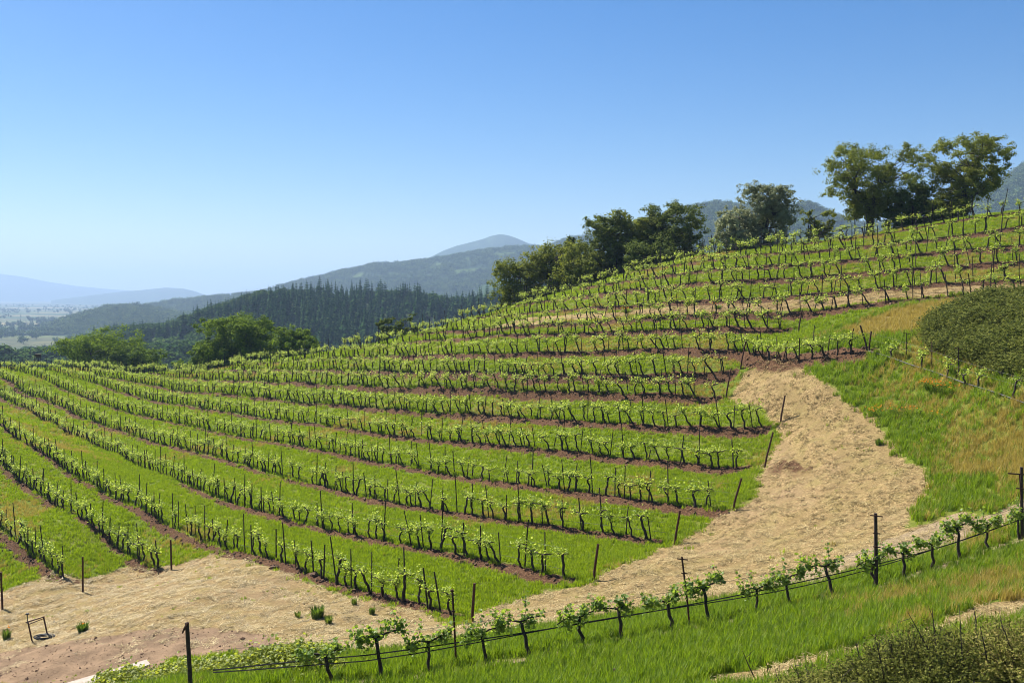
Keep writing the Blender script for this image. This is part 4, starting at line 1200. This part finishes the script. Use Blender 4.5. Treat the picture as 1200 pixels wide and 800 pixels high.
# scrub bush, lower right
SCR = polyxy([(868,800),(900,790),(935,782),(965,766),(1000,756),(1040,742),(1100,738),(1150,742),(1200,735),(1260,730),(1260,840),(1200,850),(1000,840),(880,830)])
c0 = SCR.mean(0)
def scrub(name, cx_, cy_, R, H, seed, label, nl):
    r = np.random.default_rng(seed)
    g = float(zg(cx_, cy_)); root = empty(name, (cx_, cy_, g), (0, 0, 0), label, 'bush')
    lf = MB(); st = MB()
    ns = int(nl / 45)
    for i in range(ns):
        a = r.uniform(0, 6.283); rad = R * math.sqrt(r.uniform(0, 1))
        ex = np.array([math.cos(a) * rad, math.sin(a) * rad])
        hh = H * (1 - 0.75 * (rad / R) ** 2) * r.uniform(0.55, 1.1)
        gz_ = float(zg(cx_ + ex[0], cy_ + ex[1])) - g
        e = np.array([ex[0], ex[1], gz_ + hh])
        s0 = np.array([ex[0] * 0.55, ex[1] * 0.55, float(zg(cx_ + ex[0] * 0.55, cy_ + ex[1] * 0.55)) - g])
        mid = (s0 + e) / 2 + r.normal(0, 0.08, 3)
        st.tube([s0, mid, e], [0.008, 0.006, 0.003], 4, False)
        k = int(45 * r.uniform(0.6, 1.4)); w = r.uniform(0.25, 1.05, k)[:, None]
        pts = s0 + (e - s0) * w + r.normal(0, 0.075, (k, 3))
        lf.leaves(pts, 0.058, 0.6, r, 0.6)
    for i in range(6):
        a = r.uniform(0, 6.283); rad = R * r.uniform(0.2, 0.95)
        s0 = np.array([math.cos(a) * rad, math.sin(a) * rad, 0]); s0[2] = float(zg(cx_ + s0[0], cy_ + s0[1])) - g
        e = s0 + np.array([r.normal(-0.1, 0.18), r.normal(0, 0.15), H * r.uniform(0.9, 1.25)])
        st.tube([s0, (s0 + e) / 2 + r.normal(0, 0.04, 3), e], [0.016, 0.012, 0.005], 4, False)
        for q in range(3):
            w = r.uniform(0.6, 1.0); p = s0 + (e - s0) * w
            st.tube([p, p + r.normal(0, 0.1, 3) + (0, 0, 0.1)], [0.005, 0.003], 4, False)
    lf.build('foliage', M['scrub_leaf'], root); st.build('stems', M['twig'], root)
    return root
for i_, (sx_, sy_, sd, R_, H_, nl, lab) in enumerate((
    (960, 822, 16.9, 1.15, 0.62, 20000, 'low olive scrub bush at the lower edge, nearest the pale straw strip'),
    (1075, 806, 16.4, 1.6, 1.12, 48000, 'wide olive-brown scrub bush, middle of the three by the lower edge'),
    (1192, 802, 16.2, 1.5, 1.12, 42000, 'olive scrub bush in the lower corner beside two others'))):
    p = unproj(sx_, sy_, sd)
    scrub('scrub_bush', float(p[0]), float(p[1]), R_, H_, 700 + i_, lab, nl)
# bare twigs standing in the straw strip
for i_, (a_, b_) in enumerate((((893, 800), (870, 762)), ((905, 800), (898, 778)), ((1010, 775), (1003, 752)), ((1143, 750), (1141, 712)))):
    p = unproj(a_[0], a_[1], 20.5 if i_ < 2 else 19.5); q = unproj(b_[0], b_[1], 20.5 if i_ < 2 else 19.5)
    gz_ = float(zg(p[0], p[1]))
    t_ = MB(); dlt = q - p
    t_.tube([(0, 0, -0.2), dlt * 0.5 + RNG.normal(0, 0.03, 3), dlt], [0.018, 0.014, 0.006], 5)
    for w in (0.5, 0.65, 0.8):
        t_.tube([dlt * w, dlt * w + np.array([RNG.normal(0, 0.09), RNG.normal(0, 0.05), 0.14])], [0.007, 0.003], 4, False)
    o = t_.build('dead_twig', M['twig']); o.location = (p[0], p[1], max(gz_, p[2]))
    tag(o, ['longest bare dark twig leaning over the pale straw strip', 'short bare twig beside the longest twig', 'bare twig sticking up at the edge of the scrub', 'thin upright bare twig behind the corner scrub bush'][i_], 'twig')

def weed(name, px, py, R, H, n_, label, seed, mat=None, flowers=0, cat='weed'):
    r = np.random.default_rng(seed)
    g = raycast(px, py); gz_ = float(zg(g[0], g[1]))
    root = empty(name, (g[0], g[1], gz_), (0, 0, 0), label, cat)
    b = MB()
    for i in range(n_):
        a = r.uniform(0, 6.283); rr = R * math.sqrt(r.uniform(0, 1)) * 0.5
        p0 = np.array([math.cos(a) * rr, math.sin(a) * rr, -0.03])
        d_ = np.array([math.cos(a), math.sin(a), 0]); L = H * r.uniform(0.5, 1.1); sp = R * r.uniform(0.1, 0.6)
        s = np.array([-d_[1], d_[0], 0]) * 0.018
        p1 = p0 + d_ * sp * 0.4 + (0, 0, L * 0.65); p2 = p0 + d_ * sp + (0, 0, L)
        b.add([p0 - s, p0 + s, p1 + s, p1 - s, p2], [(0, 1, 2, 3), (3, 2, 4)])
    b.build('leaves', mat or M['weed_leaf'], root)
    if flowers:
        f = MB()
        for i in range(flowers):
            a = r.uniform(0, 6.283); rr = R * math.sqrt(r.uniform(0, 1)); zf = H * r.uniform(0.7, 1.25)
            c = np.array([math.cos(a) * rr, math.sin(a) * rr, zf])
            for q in range(4):
                aa = q * 1.571 + r.uniform(0, 0.5); u_ = np.array([math.cos(aa), math.sin(aa), 0]); s = np.array([-u_[1], u_[0], 0]) * 0.035
                f.add([c, c + u_ * 0.03 - s + (0, 0, 0.025), c + u_ * 0.055 + (0, 0, 0.05), c + u_ * 0.03 + s + (0, 0, 0.025)], [(0, 1, 2, 3)])
        f.build('flowers', M['poppy'], root)
    return root
weed('weed_clump', 372, 722, 0.45, 0.55, 260, 'biggest green weed clump on the straw below the third row', 801)
weed('weed_clump', 385, 730, 0.25, 0.35, 110, 'small green weed clump just below the biggest one on the straw', 802)
weed('weed_clump', 415, 711, 0.2, 0.35, 80, 'little green weed on the straw close under the vines', 803)
weed('weed_clump', 436, 719, 0.22, 0.35, 80, 'little green weed on the straw closest to the front hoses', 804)
weed('weed_clump', 349, 722, 0.2, 0.3, 60, 'thin green weed beside the biggest weed clump on the straw', 805)
weed('weed_clump', 8, 751, 0.3, 0.5, 160, 'round dark green weed with an orange flower near the rusty frame', 806, flowers=3)
weed('weed_clump', 97, 741, 0.4, 0.45, 200, 'spreading green weed on the dirt mound beside the rusty frame', 807, flowers=2)
weed('weed_clump', 1030, 521, 0.3, 0.35, 120, 'single green weed on the straw at the edge of the tall bank', 808)
weed('weed_clump', 54, 526, 0.3, 0.4, 60, 'leafy weed standing between two rows', 809)
weed('poppy_clump', 1093, 459, 0.75, 0.5, 220, 'thick clump of orange poppies highest on the grassy bank', 811, flowers=34, cat='flowers')
weed('poppy_clump', 1111, 463, 0.9, 0.45, 180, 'looser clump of orange poppies beside the thick clump', 812, flowers=26, cat='flowers')
weed('poppy_clump', 1034, 488, 1.1, 0.4, 160, 'scattered yellow-orange poppies at the straw edge of the bank', 813, flowers=26, cat='flowers')
weed('poppy_clump', 1066, 484, 1.4, 0.4, 120, 'few scattered orange poppies in the middle of the bank', 814, flowers=16, cat='flowers')
weed('poppy_clump', 1099, 492, 0.5, 0.35, 60, 'two or three orange poppies lowest on the bank', 815, flowers=6, cat='flowers')
weed('poppy_clump', 735, 367, 0.7, 0.45, 120, 'small orange poppies beside the upper straw track', 816, flowers=20, cat='flowers')
weed('poppy_clump', 841, 362, 0.5, 0.4, 100, 'green tuft with orange poppies between vines on the upper track', 817, flowers=6, cat='flowers')
weed('weed_clump', 958, 356, 0.4, 0.6, 160, 'round green tuft alone on the upper straw track', 818)

# ---- rusty pipe frame with a black tray, a concrete strip, an owl box, and the fence on the crest
g = raycast(39, 754); gz_ = float(zg(g[0], g[1])); d_ = float(g @ FW)
g2 = raycast(57, 747); h_ = 24 * d_ / F_PX
fr = empty('pipe_frame', (g[0], g[1], gz_), (0, 0, 0), 'rusty pipe frame standing over a dark hole at the edge of the dirt', 'frame')
dx = np.array([g2[0] - g[0], g2[1] - g[1], float(zg(g2[0], g2[1])) - gz_])
lv = np.array([-0.22, 0, 0])
for q, base in enumerate((np.zeros(3), dx)):
    b = MB(); b.tube([base + (0, 0, -0.2), base + lv + (0, 0, h_)], 0.035, 7); b.build('leg', M['rust'], fr)
b = MB(); b.tube([lv + (-0.12, 0, h_), dx + lv + (0.05, 0, h_)], 0.028, 6); b.build('top_bar', M['rust'], fr)
b = MB(); b.tube([lv + (-0.05, 0.1, h_ - 0.13), dx + lv + (0.0, 0.1, h_ - 0.1)], 0.022, 6); b.build('lower_bar', M['rust'], fr)
b = MB(); b.tube([lv + (-0.02, 0, h_), lv + (-0.03, 0, h_ + 0.36)], 0.02, 6); b.box(lv + (-0.03, 0, h_ + 0.4), (0.12, 0.1, 0.07)); b.build('valve', M['pipe'], fr)
g3 = raycast(52, 751)
b = MB()
for q in range(4):
    rr = 0.20 + 0.05 * q
    an = np.linspace(0, 6.283, 22)
    b.tube(np.c_[np.cos(an) * rr * 1.3, np.sin(an) * rr, 0.06 + 0.05 * (q % 2) + 0 * an], 0.03, 5)
o = b.build('hose_coil', M['hose']); o.location = (g3[0], g3[1], float(zg(g3[0], g3[1]))); tag(o, 'coil of black hose lying between the legs of the rusty frame', 'hose')
q4 = [raycast(*p_) for p_ in ((60, 806), (172, 775), (176, 780), (110, 806))]
b = MB()
V = [(p_[0], p_[1], float(zg(p_[0], p_[1])) + 0.07) for p_ in q4]
V += [(v[0], v[1], v[2] - 0.4) for v in V]
b.add(V, [(0, 1, 2, 3), (7, 6, 5, 4), (0, 4, 5, 1), (1, 5, 6, 2), (2, 6, 7, 3), (3, 7, 4, 0)])
tag(b.build('concrete_path', M['concrete']), kind='structure')
p = unproj(45, 417, 176); gz_ = float(zg(p[0], p[1]))
root = empty('owl_box', (p[0], p[1], gz_), (0, 0, 0.3), 'dark nest box on a thin pole above the left crest', 'nest box')
hh = float(p[2]) - gz_
b = MB(); b.tube([(0, 0, -0.3), (0, 0, hh - 0.35)], 0.05, 6); b.build('pole', M['stake'], root)
b = MB(); b.box((0, 0, hh), (0.85, 0.55, 0.6)); b.build('box', M['oldwood'], root)
b = MB(); b.box((0, -0.04, hh + 0.335), (1.0, 0.75, 0.06)); b.build('roof', M['oldwood'], root)

fence_px = [(600, 356, 120), (660, 340, 117), (720, 322, 115), (790, 304, 112.5), (860, 293, 110), (930, 285, 106), (990, 278, 101), (1060, 268, 97.5), (1150, 252, 93)]
fxy = resample(np.array([unproj(*p)[:2] for p in fence_px]), 0.5)
root = empty('deer_fence', (float(fxy[0, 0]), float(fxy[0, 1]), float(zbase(*fxy[0]))), (0, 0, 0), 'wire deer fence with dark posts running along the crest before the trees', 'fence')
rl = np.array(root.location)
for q in range(4, len(fxy), 11):
    b = MB(); z_ = float(zg(fxy[q, 0], fxy[q, 1]))
    b.tube([np.array([fxy[q, 0], fxy[q, 1], z_ - 0.3]) - rl, np.array([fxy[q, 0] + RNG.normal(0, .06), fxy[q, 1], z_ + 2.3]) - rl], 0.05, 6)
    b.build('post', M['stake'], root)
for h_ in (0.7, 1.4, 2.1):
    b = MB(); Zp = zg(fxy[:, 0], fxy[:, 1]) + h_
    b.tube(np.c_[fxy, Zp][::4] - rl, 0.008, 4); b.build('wire', M['wire'], root)

# ------------------------------------------------------------------ grass, straw, stones, ground cover
def tuft(seed, nb, h, w, spread, lie=0.0, bw=0.012):
    r = np.random.default_rng(seed); b = MB()
    for i in range(nb):
        a = r.uniform(0, 6.283); rr = spread * math.sqrt(r.uniform(0, 1))
        p0 = np.array([math.cos(a) * rr, math.sin(a) * rr, -0.02])
        b2 = r.uniform(0, 6.283); d_ = np.array([math.cos(b2), math.sin(b2), 0])
        L = h * r.uniform(0.55, 1.15)
        bend = L * (r.uniform(0.15, 0.55) if lie == 0 else r.uniform(0.8, 1.4))
        up_ = L * (1 - 0.25 * (bend / L) ** 2) if lie == 0 else L * r.uniform(0.02, 0.5)
        s = np.array([-d_[1], d_[0], 0]) * bw * r.uniform(0.7, 1.3)
        p1 = p0 + d_ * bend * 0.35 + (0, 0, up_ * 0.6); p2 = p0 + d_ * bend + (0, 0, up_)
        if lie: p0 = p0 + (0, 0, 0.03)
        b.add([p0 - s, p0 + s, p1 + s * 0.8, p1 - s * 0.8, p2], [(0, 1, 2, 3), (3, 2, 4)])
    return b
GL = libset('grass_tufts', [tuft(i, 26, 0.20, 0, 0.16, bw=0.010).mesh('tuft', M['grass']) for i in range(4)])
TL = libset('tall_tufts', [tuft(20 + i, 26, 0.42, 0, 0.16, bw=0.010).mesh('tuft', M['tall_grass']) for i in range(4)])
DL = libset('dry_tufts', [tuft(40 + i, 22, 0.42, 0, 0.15, bw=0.007).mesh('tuft', M['dry_grass']) for i in range(4)])
SL = libset('straw_litter', [tuft(60 + i, 24, 0.20, 0, 0.22, lie=1, bw=0.010).mesh('tuft', M['straw']) for i in range(5)])
def clod(seed):
    r = np.random.default_rng(seed)
    V = []; n1, n2 = 7, 5
    for j in range(n2 + 1):
        th = math.pi * j / n2
        for i in range(n1):
            ph = 6.283 * i / n1
            V.append((math.sin(th) * math.cos(ph), math.sin(th) * math.sin(ph), math.cos(th) * 0.7))
    V = np.array(V); V *= (1 + 0.28 * r.normal(0, 1, len(V)))[:, None].clip(0.5, 1.6)
    Fc = [(j * n1 + i, j * n1 + (i + 1) % n1, (j + 1) * n1 + (i + 1) % n1, (j + 1) * n1 + i) for j in range(n2) for i in range(n1)]
    b = MB(); b.add(V, Fc); return b
CL = libset('clods', [clod(80 + i).mesh('clod', M['rock']) for i in range(5)])
def cover_clump(seed):
    r = np.random.default_rng(seed); b = MB()
    pts = r.normal(0, 1, (130, 3)) * (0.17, 0.17, 0.10) + (0, 0, 0.16)
    b.leaves(pts, 0.085, 0.9, r, 0.65); return b
KL = libset('cover_clumps', [cover_clump(90 + i).mesh('clump', M['cover_leaf']) for i in range(4)])

def cand(dens_fn, d0, d1, cell, mask_fn, pxm=170):
    """random points in the seen ground between two depths"""
    xw = d1 * (600 + pxm) / F_PX
    A_ = 2 * xw * (d1 - d0)
    n_ = int(A_ / (cell * cell))
    x = RNG.uniform(-xw, xw, n_); y = RNG.uniform(d0, d1, n_)
    pxx = 600 + x / y * F_PX
    ok = (pxx > -pxm) & (pxx < 1200 + pxm) & (x > xs[0] + 1) & (x < xs[-1] - 2) & (y > ys[0] + 1)
    x, y = x[ok], y[ok]
    m = mask_fn(x, y)
    x, y = x[m], y[m]
    z = zg(x, y)
    pxx, pyy, dd_ = project(np.c_[x, y, z])
    ok = (pyy > np.interp(pxx, SKX, SKY) - 25) & (pyy < 860) & (dd_ < np.interp(pxx, SKX, [p[2] for p in SKYLINE]) + 6)
    return np.c_[x[ok], y[ok], z[ok]]

def is_grass(x, y):
    s = lookup(m_strawall, x, y) + lookup(m_dirt, x, y) + lookup(m_gravel, x, y) + lookup(m_cover, x, y)
    so = lookup(m_soil, x, y)
    return (1.15 * s + 0.30 * vnoise(x, y, 0.6, 8) + 0.22 * vnoise(x, y, 1.9, 18) + RNG.normal(0, 0.14, len(x)) < 0.5) & (so < 0.55 + 0.2 * vnoise(x, y, 0.5, 6))
FIELDP = polyxy([(-60,690),(0,692),(60,669),(150,660),(250,646),(350,675),(450,708),(550,735),(650,690),(780,641),(860,601),(900,545),(915,505),(900,480),(870,440),(900,424),(1000,415),(1010,392),(980,366)])
def bank(x, y):
    """the unmown banks: right of the straw, and below the front row"""
    z_ = zg(x, y); a, b_, d_ = project(np.c_[x, y, z_])
    return ((a > 930) & (d_ < 71) & (d_ > 33) & (x > 10)) | (d_ < 34) | ((a > 960) & (d_ < 72) & (b_ > 352))
BANK_ATTR = bank(X.ravel(), Y.ravel()).reshape(X.shape)
def on_bank(x, y): return lookup(BANK_ATTR, x, y)

pts = [cand(None, 36, 62, 0.17, lambda x, y: is_grass(x, y) & ~on_bank(x, y)), cand(None, 62, 95, 0.24, lambda x, y: is_grass(x, y) & ~on_bank(x, y)), cand(None, 95, 180, 0.42, lambda x, y: is_grass(x, y) & ~on_bank(x, y))]
P = np.vstack(pts); n_ = len(P)
sc = np.r_[RNG.uniform(0.7, 1.25, len(pts[0])), RNG.uniform(0.8, 1.4, len(pts[1])), RNG.uniform(1.1, 1.9, len(pts[2]))]
dryp = vnoise(P[:, 0], P[:, 1], 7, 31) + 0.6 * vnoise(P[:, 0], P[:, 1], 1.6, 32)
left = np.clip(-P[:, 0] / 40, 0, 1)
dsel = dryp + RNG.normal(0, 0.25, n_) > 0.72 - 0.05 * left
scatter('field_grass', P[~dsel], rrot((~dsel).sum(), 0.1), sc[~dsel], RNG.integers(0, 4, (~dsel).sum()), GL)
scatter('dry_field_grass', P[dsel], rrot(dsel.sum(), 0.1), sc[dsel] * 0.6, RNG.integers(0, 4, dsel.sum()), DL)
P = np.vstack([cand(None, 15, 36, 0.15, lambda x, y: is_grass(x, y) & on_bank(x, y)), cand(None, 36, 72, 0.20, lambda x, y: is_grass(x, y) & on_bank(x, y))]); n_ = len(P)
a_, b_, d_ = project(P)
# bare worn patches round the front vines
wear = np.full(n_, 9.0)
for (xx, yy, an) in fore_v:
    wear = np.minimum(wear, np.hypot(P[:, 0] - xx - 0.15, P[:, 1] - yy + 0.1))
kp = (wear > 0.34) | (RNG.random(n_) < 0.2)
P, a_, b_, d_ = P[kp], a_[kp], b_[kp], d_[kp]; n_ = len(P)
dry = 0.8 * vnoise(P[:, 0], P[:, 1], 4.5, 41) + 0.5 * vnoise(P[:, 0], P[:, 1], 1.1, 42) + RNG.normal(0, 0.3, n_)
dry += np.where((d_ > 34) & (a_ > 960), 0.42 + 0.6 * np.clip((a_ - 1030) / 90, 0, 1) * (b_ < 560), 0) + np.where(lookup(m_dry, P[:, 0], P[:, 1]) > 0.5, 1.6, 0) + np.where((d_ < 34) & (a_ > 1030), 0.35, 0) - np.where((d_ < 34) & (a_ < 900), 0.55, 0)
dsel = dry > 0.66
hs_ = np.where(d_ < 34, 0.85, 1.0) * RNG.uniform(0.6, 1.2, n_)
scatter('bank_grass', P[~dsel], rrot((~dsel).sum(), 0.12), hs_[~dsel], RNG.integers(0, 4, (~dsel).sum()), TL)
scatter('dry_bank_grass', P[dsel], rrot(dsel.sum(), 0.12), hs_[dsel], RNG.integers(0, 4, dsel.sum()), DL)
P = np.vstack([cand(None, 15, 45, 0.23, lambda x, y: (lookup(m_strawall, x, y) > 0.4) & (lookup(m_dirt, x, y) + 0.6 * lookup(m_gravel, x, y) - 0.5 * vnoise(x, y, 1.3, 19) < RNG.random(len(x)) * 1.05)), cand(None, 45, 95, 0.27, lambda x, y: (lookup(m_strawall, x, y) > 0.4) & (lookup(m_dirt, x, y) + lookup(m_gravel, x, y) < 0.3))]); P = P[RNG.random(len(P)) < np.clip(0.75 + 0.75 * lookup(mown, P[:, 0], P[:, 1]), 0.12, 1)]; n_ = len(P)
scatter('straw_litter', P, rrot(n_, 0.06), RNG.uniform(0.6, 1.35, n_), RNG.integers(0, 5, n_), SL)
# short green regrowth through the straw
P = cand(None, 30, 62, 0.5, lambda x, y: (lookup(m_straw, x, y) > 0.5) & (vnoise(x, y, 2.2, 51) + 0.5 * vnoise(x, y, 0.7, 52) > 0.74)); n_ = len(P)
scatter('straw_regrowth_grass', P, rrot(n_, 0.1), RNG.uniform(0.25, 0.6, n_), RNG.integers(0, 4, n_), GL)
# broken red soil along the terrace lips
kx, ky, ks = [], [], []
for k, xy in ROWXY.items():
    m_ = int(len(xy) * 0.4 * 3.4)
    q = RNG.integers(0, len(xy), m_)
    sx_, sy_ = slope(xy[q, 0], xy[q, 1]); s_ = np.hypot(sx_, sy_) + 1e-6
    t = RNG.normal(0.42, 0.26, m_)
    kx.append(xy[q, 0] - sx_ / s_ * t + RNG.normal(0, 0.15, m_)); ky.append(xy[q, 1] - sy_ / s_ * t + RNG.normal(0, 0.15, m_)); ks.append(np.exp(RNG.normal(-2.9, 0.45, m_)))
bx_ = RNG.uniform(*[f(p[0] for p in BED) for f in (min, max)], 500); by_ = RNG.uniform(*[f(p[1] for p in BED) for f in (min, max)], 500); kk = inpoly(bx_, by_, BED)
kx.append(bx_[kk]); ky.append(by_[kk]); ks.append(np.exp(RNG.normal(-2.7, 0.4, kk.sum())))
bx_ = RNG.uniform(*[f(p[0] for p in DIRT) for f in (min, max)], 2600); by_ = RNG.uniform(*[f(p[1] for p in DIRT) for f in (min, max)], 2600); kk = inpoly(bx_, by_, DIRT)
kx.append(bx_[kk]); ky.append(by_[kk]); ks.append(np.exp(RNG.normal(-4.0, 0.5, kk.sum())))
kx, ky, ks = np.concatenate(kx), np.concatenate(ky), np.concatenate(ks)
n_ = len(kx)
scatter('soil_rubble', np.c_[kx, ky, zg(kx, ky)], np.c_[RNG.uniform(0, 6.28, (n_, 3))], ks, RNG.integers(0, 5, n_), CL)
P = cand(None, 40, 75, 0.22, lambda x, y: lookup(m_cover, x, y) > 0.5, 260); n_ = len(P)
scatter('hillside_ground_cover', P, rrot(n_, 0.15), RNG.uniform(0.6, 1.9, n_) * (1 + 0.35 * vnoise(P[:, 0], P[:, 1], 0.9, 15)), RNG.integers(0, 4, n_), KL)

# ------------------------------------------------------------------ air
hz = MB(); hz.box((0, 8500, 163), (36000, 21000, 516))
ho = hz.build('haze', None)
tag(ho, kind='stuff')
t = NT('haze_air')
v_ = t.n('ShaderNodeVolumePrincipled')
v_.inputs['Color'].default_value = (0.50, 0.70, 1.0, 1)
v_.inputs['Density'].default_value = 1.45e-4
v_.inputs['Anisotropy'].default_value = 0.15
t.t.links.new(v_.outputs[0], t.out.inputs['Volume'])
ho.data.materials.append(t.m)
